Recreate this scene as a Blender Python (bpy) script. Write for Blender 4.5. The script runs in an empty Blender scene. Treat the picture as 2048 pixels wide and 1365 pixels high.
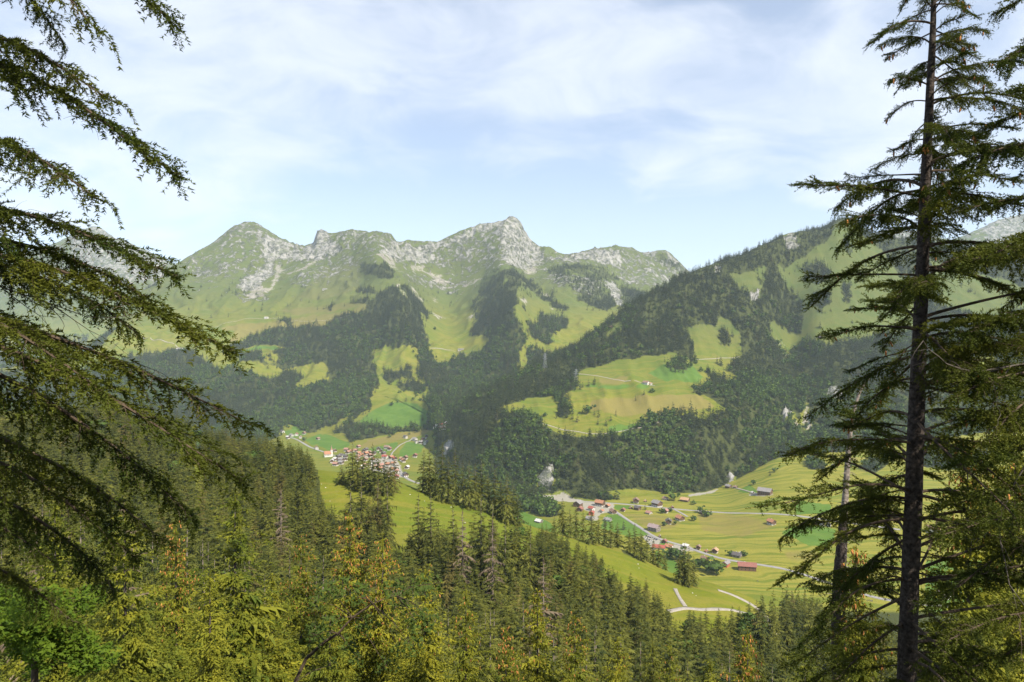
import bpy, math, random
import numpy as np
from mathutils import Vector, Matrix

SC = bpy.context.scene
COL = SC.collection
rnd = random.Random(7)
rng = np.random.default_rng(11)
R = math.radians

# ------------------------------------------------------------------ camera, sky, sun, exposure
FPX = 2048 * 24 / 36.0          # focal length in photograph pixels (24 mm lens)
CU, CV = 1024.0, 682.5
cam_d = bpy.data.cameras.new('camera')
cam_d.lens = 24; cam_d.sensor_width = 36; cam_d.clip_start = 0.1; cam_d.clip_end = 30000
cam = bpy.data.objects.new('camera', cam_d); COL.objects.link(cam)
cam.location = (0, 0, 0); cam.rotation_euler = (R(90), 0, 0)
SC.camera = cam

SUN_EL, SUN_AZ = R(48), R(134)   # azimuth clockwise from the view direction (+Y): right and behind
SUNV = Vector((math.sin(SUN_AZ) * math.cos(SUN_EL), math.cos(SUN_AZ) * math.cos(SUN_EL), math.sin(SUN_EL)))

world = bpy.data.worlds.new('World'); SC.world = world; world.use_nodes = True
def build_world():
    nt = world.node_tree; N, L = nt.nodes, nt.links
    for n in list(N): N.remove(n)
    out = N.new('ShaderNodeOutputWorld'); bg = N.new('ShaderNodeBackground')
    bg.inputs['Strength'].default_value = 0.108
    sky = N.new('ShaderNodeTexSky'); sky.sky_type = 'NISHITA'; sky.sun_disc = False
    sky.sun_elevation = SUN_EL; sky.sun_rotation = SUN_AZ
    sky.altitude = 1200; sky.air_density = 1.0; sky.dust_density = 0.8; sky.ozone_density = 1.6
    tc = N.new('ShaderNodeTexCoord'); sep = N.new('ShaderNodeSeparateXYZ')
    L.new(tc.outputs['Generated'], sep.inputs[0])
    def M(op, a, b=None, c=None, clamp=False):
        n = N.new('ShaderNodeMath'); n.operation = op; n.use_clamp = clamp
        for i, v in enumerate((a, b, c)):
            if v is None: continue
            if isinstance(v, (int, float)): n.inputs[i].default_value = v
            else: L.new(v, n.inputs[i])
        return n.outputs[0]
    zc = M('MAXIMUM', sep.outputs['Z'], 0.0)
    den = M('ADD', zc, 0.34)
    px = M('DIVIDE', sep.outputs['X'], den); py = M('DIVIDE', sep.outputs['Y'], den)
    cmb = N.new('ShaderNodeCombineXYZ'); L.new(px, cmb.inputs[0]); L.new(py, cmb.inputs[1])
    def noise(scale, det, rough, off, dist=0.0, sx=1.0, sy=1.0):
        mp = N.new('ShaderNodeMapping'); mp.inputs['Location'].default_value = off
        mp.inputs['Scale'].default_value = (sx, sy, 1)
        L.new(cmb.outputs[0], mp.inputs['Vector'])
        n = N.new('ShaderNodeTexNoise'); n.inputs['Scale'].default_value = scale
        n.inputs['Detail'].default_value = det; n.inputs['Roughness'].default_value = rough
        n.inputs['Distortion'].default_value = dist
        L.new(mp.outputs[0], n.inputs['Vector']); return n.outputs['Fac']
    wisp = noise(5.5, 10, 0.58, (1.3, 4.1, 0), 0.5, 0.75, 1.0)
    soft = noise(0.5, 4, 0.5, CLOUD_OFF, 0.0)
    big = noise(0.8, 3, 0.5, (5.0, 7.0, 0), 0.3)
    def ss(x, a, b):
        n = N.new('ShaderNodeMapRange'); n.interpolation_type = 'SMOOTHSTEP'
        n.inputs['From Min'].default_value = a; n.inputs['From Max'].default_value = b
        L.new(x, n.inputs['Value']); return n.outputs[0]
    # cloud banks, each round a direction of the sky
    tot = None
    for u, v, r, amp in CLOUDS:
        d = Vector(((u - CU) / FPX, 1, (CV - v) / FPX)).normalized()
        dp = N.new('ShaderNodeVectorMath'); dp.operation = 'DOT_PRODUCT'; L.new(tc.outputs['Generated'], dp.inputs[0]); dp.inputs[1].default_value = d
        x = M('MULTIPLY', M('EXPONENT', M('MULTIPLY', M('SUBTRACT', dp.outputs['Value'], 1.0), 2.0 * (FPX / r) ** 2 / 2)), amp)
        tot = x if tot is None else M('ADD', tot, x)
    tot = M('MINIMUM', tot, 1.15)
    c1 = M('ADD', M('MULTIPLY', tot, 0.42), M('ADD', M('MULTIPLY', wisp, 0.75), M('MULTIPLY', big, 0.18)))
    cl = ss(c1, 0.68, 1.10)
    veil = M('MULTIPLY', ss(soft, 0.3, 0.75), 0.38)
    fac = M('MINIMUM', M('MAXIMUM', M('ADD', M('MULTIPLY', cl, 0.52), 0.30), veil), 1.0)
    # thin air near the horizon pales the sky the way the photograph shows it
    low = ss(zc, 0.55, 0.0)
    fac = M('MAXIMUM', fac, M('MULTIPLY', low, 0.5))
    mix = N.new('ShaderNodeMix'); mix.data_type = 'RGBA'
    L.new(fac, mix.inputs['Factor']); L.new(sky.outputs[0], mix.inputs['A'])
    mix.inputs['B'].default_value = CLOUD_COL
    L.new(mix.outputs['Result'], bg.inputs['Color']); L.new(bg.outputs[0], out.inputs['Surface'])
CLOUDS = [(790,110,45,.7),(870,80,65,.9),(960,60,80,1),(1060,60,85,1),(1160,95,70,.9),(1260,120,60,.8),(1360,120,60,.7),(1470,130,60,.7),(1100,20,60,.6),
          (90,120,190,.8),(320,90,150,.75),(230,180,120,.5),(520,150,75,.7),(690,90,80,.7),(740,150,50,.7),(800,5,60,.6),(640,30,70,.5),(1420,65,35,.8),(1520,240,70,.8),(1600,248,40,.6),(1640,310,70,.8),(1740,300,80,.8),(1800,330,70,.6),
          (1310,345,45,.7),(1430,348,50,.6),(1770,40,80,.6),(1960,40,130,.9),(2040,150,90,.6),(600,330,160,.25),(900,250,200,.2),(1180,260,120,.35),(300,360,160,.3),(-300,200,300,.8),(2400,200,300,.8),(1000,-400,400,.6)]
CLOUD_OFF = (2.0, 0.4, 0.0)
CLOUD_COL = (5.2, 5.5, 6.1, 1)
build_world()

sun_d = bpy.data.lights.new('sun', 'SUN'); sun_d.energy = 5.0; sun_d.angle = R(0.5); sun_d.color = (1.0, 0.915, 0.77)
sun = bpy.data.objects.new('sun', sun_d); COL.objects.link(sun)
sun.rotation_euler = (-SUNV).to_track_quat('-Z', 'Y').to_euler()
sun.location = (30, -20, 60)

vs = SC.view_settings; vs.view_transform = 'Standard'; vs.look = 'None'; vs.gamma = 1; vs.use_curve_mapping = False
vs.exposure = 0.86
SC.cycles.max_bounces = 6; SC.cycles.diffuse_bounces = 3; SC.cycles.glossy_bounces = 2
SC.cycles.transmission_bounces = 4; SC.cycles.transparent_max_bounces = 4; SC.cycles.volume_bounces = 1
SC.cycles.use_denoising = True

# ------------------------------------------------------------------ helpers
def tag(o, label=None, cat=None, group=None, kind=None):
    if label: o['label'] = label
    if cat: o['category'] = cat
    if group: o['group'] = group
    if kind: o['kind'] = kind
    return o

def mesh_np(name, V, F, mats=(), midx=None, smooth=False):
    """V (n,3); F: (m,3) or (m,4) array or a list of such arrays"""
    V = np.asarray(V, dtype=np.float32).reshape(-1, 3)
    Fs = F if isinstance(F, list) else [F]
    Fs = [np.asarray(f, dtype=np.int32) for f in Fs if len(f)]
    me = bpy.data.meshes.new(name)
    me.vertices.add(len(V)); me.vertices.foreach_set('co', V.ravel())
    loops = np.concatenate([f.ravel() for f in Fs])
    tot = np.concatenate([np.full(len(f), f.shape[1], np.int32) for f in Fs])
    start = np.concatenate([[0], np.cumsum(tot)[:-1]]).astype(np.int32)
    me.loops.add(len(loops)); me.loops.foreach_set('vertex_index', loops)
    me.polygons.add(len(tot)); me.polygons.foreach_set('loop_start', start)
    for m in mats: me.materials.append(m)
    if midx is not None: me.polygons.foreach_set('material_index', np.asarray(midx, np.int32))
    me.polygons.foreach_set('use_smooth', np.full(len(tot), smooth))
    me.update(calc_edges=True)
    return me

def obj(name, me, parent=None, loc=None, mat4=None):
    o = bpy.data.objects.new(name, me); COL.objects.link(o)
    if parent is not None: o.parent = parent
    if loc is not None: o.location = loc
    if mat4 is not None: o.matrix_local = mat4
    return o

def empty(name, loc=(0, 0, 0), rotz=0.0):
    o = bpy.data.objects.new(name, None); COL.objects.link(o)
    o.location = loc; o.rotation_euler = (0, 0, rotz); o.empty_display_size = 0.5
    return o

class MB:
    """collects polygons for one mesh"""
    def __init__(s): s.v = []; s.f = []
    def poly(s, pts):
        b = len(s.v); s.v.extend([tuple(p) for p in pts]); s.f.append(tuple(range(b, b + len(pts))))
    def box(s, x0, x1, y0, y1, z0, z1):
        b = len(s.v)
        s.v += [(x0,y0,z0),(x1,y0,z0),(x1,y1,z0),(x0,y1,z0),(x0,y0,z1),(x1,y0,z1),(x1,y1,z1),(x0,y1,z1)]
        s.f += [tuple(b+i for i in q) for q in ((0,3,2,1),(4,5,6,7),(0,1,5,4),(1,2,6,5),(2,3,7,6),(3,0,4,7))]
    def prism(s, prof, y0, y1):          # profile in xz, extruded along y
        n = len(prof); b = len(s.v)
        s.v += [(x, y0, z) for x, z in prof] + [(x, y1, z) for x, z in prof]
        s.f.append(tuple(b + i for i in range(n))); s.f.append(tuple(b + n + i for i in range(n-1, -1, -1)))
        for i in range(n):
            j = (i + 1) % n
            s.f.append((b+i, b+n+i, b+n+j, b+j))
    def tube(s, pts, rad, n=6, cap=True):
        rings = []
        for i, p in enumerate(pts):
            p = Vector(p)
            t = (Vector(pts[min(i+1, len(pts)-1)]) - Vector(pts[max(i-1, 0)])).normalized()
            a = t.orthogonal().normalized() if i == 0 else (a - t * a.dot(t)).normalized()
            c = t.cross(a); r = rad[i] if hasattr(rad, '__len__') else rad
            b = len(s.v)
            s.v += [tuple(p + (a*math.cos(2*math.pi*k/n) + c*math.sin(2*math.pi*k/n))*r) for k in range(n)]
            rings.append(b)
        for i in range(len(rings)-1):
            for k in range(n):
                s.f.append((rings[i]+k, rings[i]+(k+1)%n, rings[i+1]+(k+1)%n, rings[i+1]+k))
        if cap:
            s.f.append(tuple(rings[0]+k for k in range(n-1, -1, -1))); s.f.append(tuple(rings[-1]+k for k in range(n)))
    def mesh(s, name, mats, smooth=False):
        me = bpy.data.meshes.new(name); me.from_pydata(s.v, [], s.f)
        for m in (mats if isinstance(mats, (list, tuple)) else [mats]): me.materials.append(m)
        if smooth: me.polygons.foreach_set('use_smooth', np.full(len(me.polygons), True))
        me.update(); return me

def px(u, v, d):
    return np.array([(u - CU) / FPX * d, d, (CV - v) / FPX * d])

# ---- numpy noise
def _hash(ix, iy, seed):
    h = (ix.astype(np.int64) * 374761393 + iy.astype(np.int64) * 668265263 + seed * 1274126177) & 0xFFFFFFFF
    h = ((h ^ (h >> 13)) * 1274126177) & 0xFFFFFFFF
    return ((h ^ (h >> 16)) & 0xFFFF) / 65535.0
def vnoise(x, y, seed=0):
    ix = np.floor(x); iy = np.floor(y); fx = x - ix; fy = y - iy
    fx = fx*fx*fx*(fx*(fx*6-15)+10); fy = fy*fy*fy*(fy*(fy*6-15)+10)
    a = _hash(ix, iy, seed); b = _hash(ix+1, iy, seed); c = _hash(ix, iy+1, seed); d = _hash(ix+1, iy+1, seed)
    return (a*(1-fx)+b*fx)*(1-fy) + (c*(1-fx)+d*fx)*fy
def fbm(x, y, seed=0, octv=4, gain=0.5):
    s = 0; a = 1; t = 0
    for i in range(octv):
        s = s + a * (vnoise(x, y, seed + i*17) * 2 - 1); t += a; a *= gain; x = x*2.03 + 11.3; y = y*2.03 + 5.7
    return s / t
def ridged(x, y, seed=0, octv=4):
    s = 0; a = 1; t = 0
    for i in range(octv):
        n = 1 - np.abs(vnoise(x, y, seed + i*23) * 2 - 1); s = s + a * n * n; t += a; a *= 0.5; x = x*2.1 + 3.1; y = y*2.1 + 8.2
    return s / t
def pchip(x, y, xq):
    x = np.asarray(x, float); y = np.asarray(y, float)
    h = np.diff(x); dl = np.diff(y) / h
    m = np.zeros_like(y)
    w1 = 2*h[1:] + h[:-1]; w2 = h[1:] + 2*h[:-1]
    ok = dl[:-1] * dl[1:] > 0
    with np.errstate(divide='ignore', invalid='ignore'):
        mm = (w1 + w2) / (w1 / dl[:-1] + w2 / dl[1:])
    m[1:-1] = np.where(ok, mm, 0); m[0] = dl[0]; m[-1] = dl[-1]
    i = np.clip(np.searchsorted(x, xq) - 1, 0, len(x)-2); t = (xq - x[i]) / h[i]
    h00 = (1+2*t)*(1-t)**2; h10 = t*(1-t)**2; h01 = t*t*(3-2*t); h11 = t*t*(t-1)
    return h00*y[i] + h10*h[i]*m[i] + h01*y[i+1] + h11*h[i]*m[i+1]

# ------------------------------------------------------------------ materials
def material(name, build, rough=0.85, spec=0.2):
    m = bpy.data.materials.new(name); m.use_nodes = True
    nt = m.node_tree; b = nt.nodes['Principled BSDF']
    b.inputs['Roughness'].default_value = rough
    b.inputs['Specular IOR Level'].default_value = spec
    build(nt, b); return m
def nnode(nt, scale, det=4, rough=0.55, coord=None, dist=0.0):
    n = nt.nodes.new('ShaderNodeTexNoise'); n.inputs['Scale'].default_value = scale
    n.inputs['Detail'].default_value = det; n.inputs['Roughness'].default_value = rough; n.inputs['Distortion'].default_value = dist
    if coord is not None: nt.links.new(coord, n.inputs['Vector'])
    return n.outputs['Fac']
def nmath(nt, op, a, b=None, clamp=False):
    n = nt.nodes.new('ShaderNodeMath'); n.operation = op; n.use_clamp = clamp
    for i, v in enumerate((a, b)):
        if v is None: continue
        if isinstance(v, (int, float)): n.inputs[i].default_value = v
        else: nt.links.new(v, n.inputs[i])
    return n.outputs[0]
def nmix(nt, fac, a, b, blend='MIX'):
    n = nt.nodes.new('ShaderNodeMix'); n.data_type = 'RGBA'; n.blend_type = blend
    for sock, v in (('Factor', fac), ('A', a), ('B', b)):
        if isinstance(v, (int, float)): n.inputs[sock].default_value = v
        elif isinstance(v, tuple): n.inputs[sock].default_value = (*v, 1)
        else: nt.links.new(v, n.inputs[sock])
    return n.outputs['Result']
def nstep(nt, x, a, b):
    n = nt.nodes.new('ShaderNodeMapRange'); n.interpolation_type = 'SMOOTHSTEP'
    n.inputs['From Min'].default_value = a; n.inputs['From Max'].default_value = b
    nt.links.new(x, n.inputs['Value']); return n.outputs[0]
def nbump(nt, h, strength, dist, b):
    n = nt.nodes.new('ShaderNodeBump'); n.inputs['Strength'].default_value = strength; n.inputs['Distance'].default_value = dist
    nt.links.new(h, n.inputs['Height']); nt.links.new(n.outputs[0], b.inputs['Normal'])

def leafy(name, c0, c1, trans=0.25, obscale=3.0, dry=None):
    """needles or leaves: colour varies from tree to tree and clump to clump, a little light shines through"""
    m = bpy.data.materials.new(name); m.use_nodes = True
    nt = m.node_tree; b = nt.nodes['Principled BSDF']; out = nt.nodes['Material Output']
    b.inputs['Roughness'].default_value = 0.7; b.inputs['Specular IOR Level'].default_value = 0.15
    oi = nt.nodes.new('ShaderNodeObjectInfo'); tc = nt.nodes.new('ShaderNodeTexCoord')
    n = nnode(nt, obscale, 3, 0.6, tc.outputs['Object'])
    f = nmath(nt, 'ADD', nmath(nt, 'MULTIPLY', nstep(nt, n, 0.35, 0.65), 0.5), nmath(nt, 'MULTIPLY', oi.outputs['Random'], 0.5))
    c = nmix(nt, f, c0, c1)
    if dry is not None:
        g = nmath(nt, 'GREATER_THAN', nmath(nt, 'FRACT', nmath(nt, 'MULTIPLY', oi.outputs['Random'], 37.3)), 1 - dry[1])
        c = nmix(nt, nmath(nt, 'MULTIPLY', g, 0.6), c, dry[0])
    nt.links.new(c, b.inputs['Base Color'])
    t = nt.nodes.new('ShaderNodeBsdfTranslucent'); nt.links.new(c, t.inputs['Color'])
    ms = nt.nodes.new('ShaderNodeMixShader'); ms.inputs[0].default_value = trans
    nt.links.new(b.outputs[0], ms.inputs[1]); nt.links.new(t.outputs[0], ms.inputs[2]); nt.links.new(ms.outputs[0], out.inputs['Surface'])
    return m
def plain(name, c, rough=0.8, var=0.25, scale=1.5, spec=0.2, bump=0.0):
    def f(nt, b):
        tc = nt.nodes.new('ShaderNodeTexCoord'); n = nnode(nt, scale, 4, 0.6, tc.outputs['Object'])
        d = tuple(x * (1 - var) for x in c); e = tuple(min(1, x * (1 + var)) for x in c)
        nt.links.new(nmix(nt, nstep(nt, n, 0.3, 0.7), d, e), b.inputs['Base Color'])
        if bump: nbump(nt, n, bump, 0.05, b)
    return material(name, f, rough, spec)

M_far_spruce = leafy('far_spruce_needles', (0.018, 0.030, 0.013), (0.072, 0.088, 0.022), 0.15, 2.0, ((0.09, 0.07, 0.035), 0.03))
M_far_leaf = leafy('far_broadleaf', (0.036, 0.072, 0.014), (0.105, 0.155, 0.024), 0.2, 2.0)
M_mid_spruce = leafy('spruce_needles_sunny', (0.020, 0.035, 0.008), (0.145, 0.146, 0.022), 0.12, 10.0, ((0.12, 0.09, 0.03), 0.06))
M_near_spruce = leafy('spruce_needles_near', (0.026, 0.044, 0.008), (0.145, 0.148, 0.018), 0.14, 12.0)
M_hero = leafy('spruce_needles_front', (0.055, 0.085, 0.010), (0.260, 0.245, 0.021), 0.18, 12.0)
M_needle = leafy('spruce_needles_close', (0.036, 0.060, 0.009), (0.110, 0.122, 0.013), 0.32, 1.3)
M_maple = leafy('maple_leaves', (0.045, 0.095, 0.009), (0.150, 0.210, 0.015), 0.4, 5.0)
M_darkleaf = leafy('sapling_leaves', (0.030, 0.055, 0.012), (0.070, 0.105, 0.016), 0.3, 5.0)
M_deadneedle = leafy('dead_needles', (0.12, 0.09, 0.06), (0.18, 0.14, 0.09), 0.1, 5.0)
M_bark = plain('spruce_bark', (0.058, 0.048, 0.042), 0.95, 0.5, 14, 0.1, 0.9)
M_farbark = plain('grey_bark', (0.16, 0.13, 0.11), 0.9, 0.3, 3)
M_deadwood = plain('weathered_wood', (0.25, 0.212, 0.18), 0.85, 0.3, 8, 0.2, 0.4)
M_twig = plain('twig_bark', (0.075, 0.055, 0.038), 0.9, 0.4, 9)
M_cone = plain('spruce_cones', (0.40, 0.17, 0.05), 0.6, 0.35, 20)
M_deadtwig = plain('dead_twigs', (0.11, 0.095, 0.08), 0.9, 0.3, 8)
# ------------------------------------------------------------------ the terrain, one height surface through measured ridge and foot lines
def curve(pts):
    p = np.array(pts, float); return p
NU = np.array([-380, 0, 400, 640, 850, 1040, 1240, 1440, 1560, 1800, 2430], float)
U = np.linspace(-380, 2430, 760); NC = len(U)
CD, CZ = [], []
def add_flat(d, z):
    CD.append(np.full(NC, float(d))); CZ.append(np.full(NC, float(z)))
def add_z(d, zs):
    CD.append(np.full(NC, float(d))); CZ.append(pchip(NU, zs, U))
def add_vd(uv, ud):
    a = np.array(uv, float); v = pchip(a[:, 0], a[:, 1], U)
    b = np.array(ud, float); d = pchip(b[:, 0], b[:, 1], U)
    CD.append(d); CZ.append((CV - v) / FPX * d)
def add3(pts):
    a = np.array(pts, float)
    v = pchip(a[:, 0], a[:, 1], U); d = pchip(a[:, 0], a[:, 2], U)
    CD.append(d); CZ.append((CV - v) / FPX * d)

add_flat(3, -2.3); add_flat(6, -4.2); add_flat(12, -8.6); add_flat(25, -19)
add_z(50,  [-32,-33,-34,-36,-37,-38,-39,-40,-41,-42,-44])
add_z(100, [-42,-46,-51,-55,-58,-61,-65,-69,-71,-75,-80])
add_z(150, [-47,-54,-62,-70,-75,-79,-84,-89,-93,-100,-110])
add_z(200, [-49,-58,-69,-82,-90,-95,-101,-106,-110,-121,-135])
add_z(250, [-50,-60,-75,-91,-97,-104,-112,-117,-122,-134,-150])
add_z(300, [-50,-62,-78,-87,-91,-99,-111,-119,-130,-145,-165])
CR = [(-380,785,450),(0,822,450),(250,850,450),(400,902,440),(560,930,420),(640,944,400),(760,958,390),(850,990,375),(950,1022,365),(1040,1055,360),
      (1140,1085,355),(1240,1110,350),(1330,1150,345),(1440,1180,340),(1500,1205,336),(1560,1250,330),(1800,1375,320),(2430,1650,310)]
add3(CR)
cd, cz = CD[-1], CZ[-1]
CD.append(cd + 95); CZ.append(cz - 38)
CD.append(cd + 230); CZ.append(np.minimum(cz - 110, -215))
CD.append(np.full(NC, 770.)); CZ.append(np.full(NC, -300.))
# foot of the far slopes
add3([(-380,866,2200),(0,866,2200),(300,866,2200),(520,866,2190),(600,864,2240),(650,868,2200),(700,884,2030),(790,880,2000),(845,890,1930),(885,925,1680),(950,962,1470),
      (1060,984,1352),(1200,1000,1290),(1330,988,1338),(1400,985,1352),(1450,970,1410),(1500,945,1450),(1560,915,1500),(1640,905,1520),(1720,900,1530),(1830,880,1600),(2048,862,1700),(2430,850,1800)])
# S1 top of the lower wooded step
add3([(-380,760,2700),(0,762,2700),(300,782,2600),(500,815,2500),(640,845,2320),(740,852,2170),(850,862,2040),(890,885,1750),(950,855,1660),(1000,824,1620),(1085,850,1530),(1130,868,1500),
      (1250,868,1480),(1290,842,1530),(1385,830,1560),(1450,815,1600),(1560,795,1740),(1600,790,1790),(1700,775,1790),(1850,740,1850),(2048,700,2000),(2430,690,2100)])
# S1b upper edge of the meadow shoulder
add3([(-380,752,2780),(0,752,2780),(300,755,2700),(500,780,2600),(640,800,2460),(740,820,2320),(850,848,2120),(890,868,1790),(950,828,1760),(1000,800,1730),(1100,792,1730),(1150,765,1780),(1250,722,1880),
      (1340,705,1920),(1400,720,1900),(1480,735,1900),(1550,715,2010),(1585,712,2080),(1640,700,2030),(1750,680,2080),(1900,640,2250),(2048,620,2350),(2430,620,2400)])
# S2 crest of the right hill (left of it: an even slope)
add3([(-380,745,2860),(0,742,2860),(160,728,2860),(300,732,2800),(500,745,2720),(640,765,2600),(740,785,2450),(850,830,2200),(880,852,1860),(950,802,1860),(1050,747,1960),(1130,713,2030),(1200,657,2110),
      (1290,593,2210),(1400,537,2310),(1480,511,2360),(1590,467,2460),(1645,458,2500),(1665,445,2515),(1682,438,2520),(1705,442,2530),(1740,466,2560),(1830,482,2650),(1950,500,2720),(2048,515,2760),(2430,560,2900)])
# behind that crest
d2, z2 = CD[-1], CZ[-1]
hv = np.array([(-380,738,2960),(0,736,2960),(160,722,2950),(300,705,3000),(500,705,2950),(640,715,2820),(740,745,2650),(850,795,2420),(900,800,2250),(1000,780,2350),(1100,740,2450),(1200,700,2500),(1300,690,2600),(1400,690,2700),(1590,690,2800),(2430,690,3200)], float)
CD.append(np.maximum(pchip(hv[:,0], hv[:,2], U), d2 + 60)); CZ.append((CV - pchip(hv[:,0], hv[:,1], U)) / FPX * CD[-1])
# MA lower part of the high range, with its two wooded spurs
add3([(-380,762,3200),(0,752,3200),(110,738,3150),(160,712,3120),(230,660,3250),(300,645,3300),(400,640,3250),(500,635,3250),(640,628,3200),(740,608,3120),(800,592,3060),(850,655,3060),(900,672,3120),
      (960,650,3080),(1000,622,2980),(1030,605,2950),(1070,630,3060),(1130,622,3220),(1200,622,3320),(1290,612,3500),(1400,605,3600),(2430,620,3700)])
# MB upper slopes
add3([(-380,768,3300),(0,755,3300),(110,741,3230),(160,713,3230),(230,660,3380),(300,602,3520),(345,575,3600),(400,570,3600),(500,560,3700),(560,546,3800),(640,530,3820),(700,540,3660),(755,512,3600),(800,535,3720),(850,546,3900),
      (900,562,3900),(960,546,3860),(1010,528,3720),(1060,545,3960),(1130,530,4000),(1200,545,4000),(1250,560,4150),(1290,556,4250),(1380,570,4400),(1500,580,4400),(2430,620,4400)])
# M2 skyline of the range
add3([(-380,790,3400),(0,765,3420),(110,745,3340),(160,715,3350),(200,692,3400),(230,657,3480),(260,605,3620),(300,571,3720),(345,533,3860),(400,500,4000),(440,475,4100),(460,459,4150),(475,450,4180),(490,446,4200),(510,446,4200),(530,457,4200),(550,468,4200),
      (575,485,4200),(605,495,4200),(615,490,4160),(627,485,4150),(634,463,4120),(660,465,4100),(700,460,4050),(740,465,4000),(780,472,3980),(797,490,3980),(815,486,4020),(830,487,4050),(870,487,4100),(895,476,4130),(920,465,4150),(960,451,4200),
      (1000,444,4250),(1025,438,4250),(1036,443,4250),(1050,466,4250),(1070,488,4250),(1085,500,4250),(1100,499,4280),(1112,506,4300),(1130,513,4350),(1160,505,4500),(1190,497,4500),(1215,497,4520),(1240,491,4550),(1262,496,4580),(1280,503,4600),(1300,506,4600),(1312,502,4620),(1330,504,4650),(1350,518,4700),(1380,548,4700),(1430,575,4700),(2430,620,4700)])
dm, zm = CD[-1], CZ[-1]
CD.append(dm + 450); CZ.append(np.minimum(zm - 260, 60))
CD.append(np.full(NC, 5250.)); CZ.append(np.full(NC, 40.))
add3([(-380,500,5900),(0,522,5900),(60,503,5900),(110,487,5900),(150,468,5900),(172,457,5900),(186,453,5900),(200,457,5900),(228,476,5900),(290,500,5900),(345,527,5900),(400,560,5900),(500,580,5900),(1600,580,5900),
      (1740,472,5900),(1765,464,5900),(1790,459,5900),(1815,463,5900),(1840,461,5900),(1900,480,5900),(1950,462,5900),(1990,443,5900),(2048,428,5900),(2150,400,5900),(2430,420,5900)])
CD.append(np.full(NC, 6600.)); CZ.append(np.minimum(CZ[-1] - 350, 0))
CD = np.array(CD); CZ = np.array(CZ)
for k in range(1, len(CD)): CD[k] = np.maximum(CD[k], CD[k-1] + (3 if k < 9 else 15))
CNT = [3, 4, 5, 6, 8, 8, 10, 12, 20, 24, 7, 6, 7, 95, 62, 60, 66, 18, 62, 50, 62, 6, 5, 34, 4]
assert len(CNT) == len(CD) - 1, (len(CNT), len(CD))
I_CREST, I_V0, I_V1, I_S1, I_S2, I_MA, I_MB, I_M2 = 10, 13, 14, 15, 17, 19, 20, 21
# rows, with per-column monotone cubic interpolation along the distance
rowd, rowk, rowt = [], [], []
for k, n in enumerate(CNT):
    for i in range(n):
        t = i / n; rowd.append(CD[k] * (1-t) + CD[k+1] * t); rowk.append(k); rowt.append(t)
rowd.append(CD[-1]); rowk.append(len(CNT)); rowt.append(0.0)
D = np.array(rowd); rowk = np.array(rowk); rowt = np.array(rowt); NR = len(D)
ROW0 = np.concatenate([[0], np.cumsum(CNT)])       # first row of each curve
def colinterp():
    h = np.diff(CD, axis=0); dl = np.diff(CZ, axis=0) / h; m = np.zeros_like(CZ)
    w1 = 2*h[1:] + h[:-1]; w2 = h[1:] + 2*h[:-1]
    with np.errstate(divide='ignore', invalid='ignore'):
        mm = (w1 + w2) / (w1/dl[:-1] + w2/dl[1:])
    m[1:-1] = np.where(dl[:-1]*dl[1:] > 0, mm, 0); m[0] = dl[0]; m[-1] = dl[-1]
    Z = np.zeros_like(D)
    for r in range(NR):
        k = min(rowk[r], len(CNT)-1); t = rowt[r] if rowk[r] < len(CNT) else 1.0
        Z[r] = (1+2*t)*(1-t)**2*CZ[k] + t*(1-t)**2*h[k]*m[k] + t*t*(3-2*t)*CZ[k+1] + t*t*(t-1)*h[k]*m[k+1]
    return Z
Z = colinterp()
UU = np.broadcast_to(U, D.shape)
X = (UU - CU) / FPX * D
# relief: kept small on the measured lines, larger between them
env = np.sin(np.pi * rowt)[:, None]
K = rowk[:, None]
far = (K >= 17) & (K < 24); hill = (K >= 14) & (K < 17); near = (K >= 4) & (K < 12)
wx = fbm(X / 210., D / 210., 31, 3) * 130; flute = ridged((X + wx) / 150., (D + wx * 0.7) / 380., 3, 4) - 0.45
lump = fbm(X / 330., D / 330., 5, 5)
Z = Z + far * (0.22 + 0.78*env) * (flute * 60 + lump * 30)
Z = Z + hill * (0.15 + 0.85*env) * (lump * 12 + (ridged(X / 90., D / 260., 8, 3) - 0.45) * 22) * np.clip((UU - 840) / 60, 0.3, 1)
Z = Z + near * (0.15 + 0.85*env) * fbm(X / 35., D / 35., 9, 3) * 1.2 * np.clip((D - 20) / 60, 0, 1)
VV = CV - Z / D * FPX

def inpoly(poly, uu, vv):
    p = np.array(poly, float); x0, y0 = p.min(0); x1, y1 = p.max(0)
    res = np.zeros(uu.shape, bool)
    sel = (uu >= x0) & (uu <= x1) & (vv >= y0) & (vv <= y1)
    if not sel.any(): return res
    a, b = uu[sel], vv[sel]; ins = np.zeros(a.shape, bool); n = len(p)
    for i in range(n):
        xa, ya = p[i]; xb, yb = p[(i+1) % n]
        if ya == yb: continue
        c = (ya > b) != (yb > b)
        ins ^= c & (a < (xb-xa) * (b-ya) / (yb-ya) + xa)
    res[sel] = ins; return res
ZONE = np.where(K < I_V0, 0, np.where(K < I_V1, 1, np.where(K < I_S2, 2, 3)))   # near, valley, hill, range
ZONE = np.broadcast_to(ZONE, D.shape)
forest = np.zeros(D.shape); rock = np.zeros(D.shape); lush = np.zeros(D.shape); dry = np.zeros(D.shape); bare = np.zeros(D.shape); leafw = np.zeros(D.shape)
wu = UU + (fbm(X / 70., D / 70., 41, 3) * 6 + fbm(X / 26., D / 26., 45, 2) * 4) * (ZONE >= 2); wv = VV + (fbm(X / 70., D / 70., 43, 3) * 6 + fbm(X / 26., D / 26., 47, 2) * 3) * (ZONE >= 2)
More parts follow.
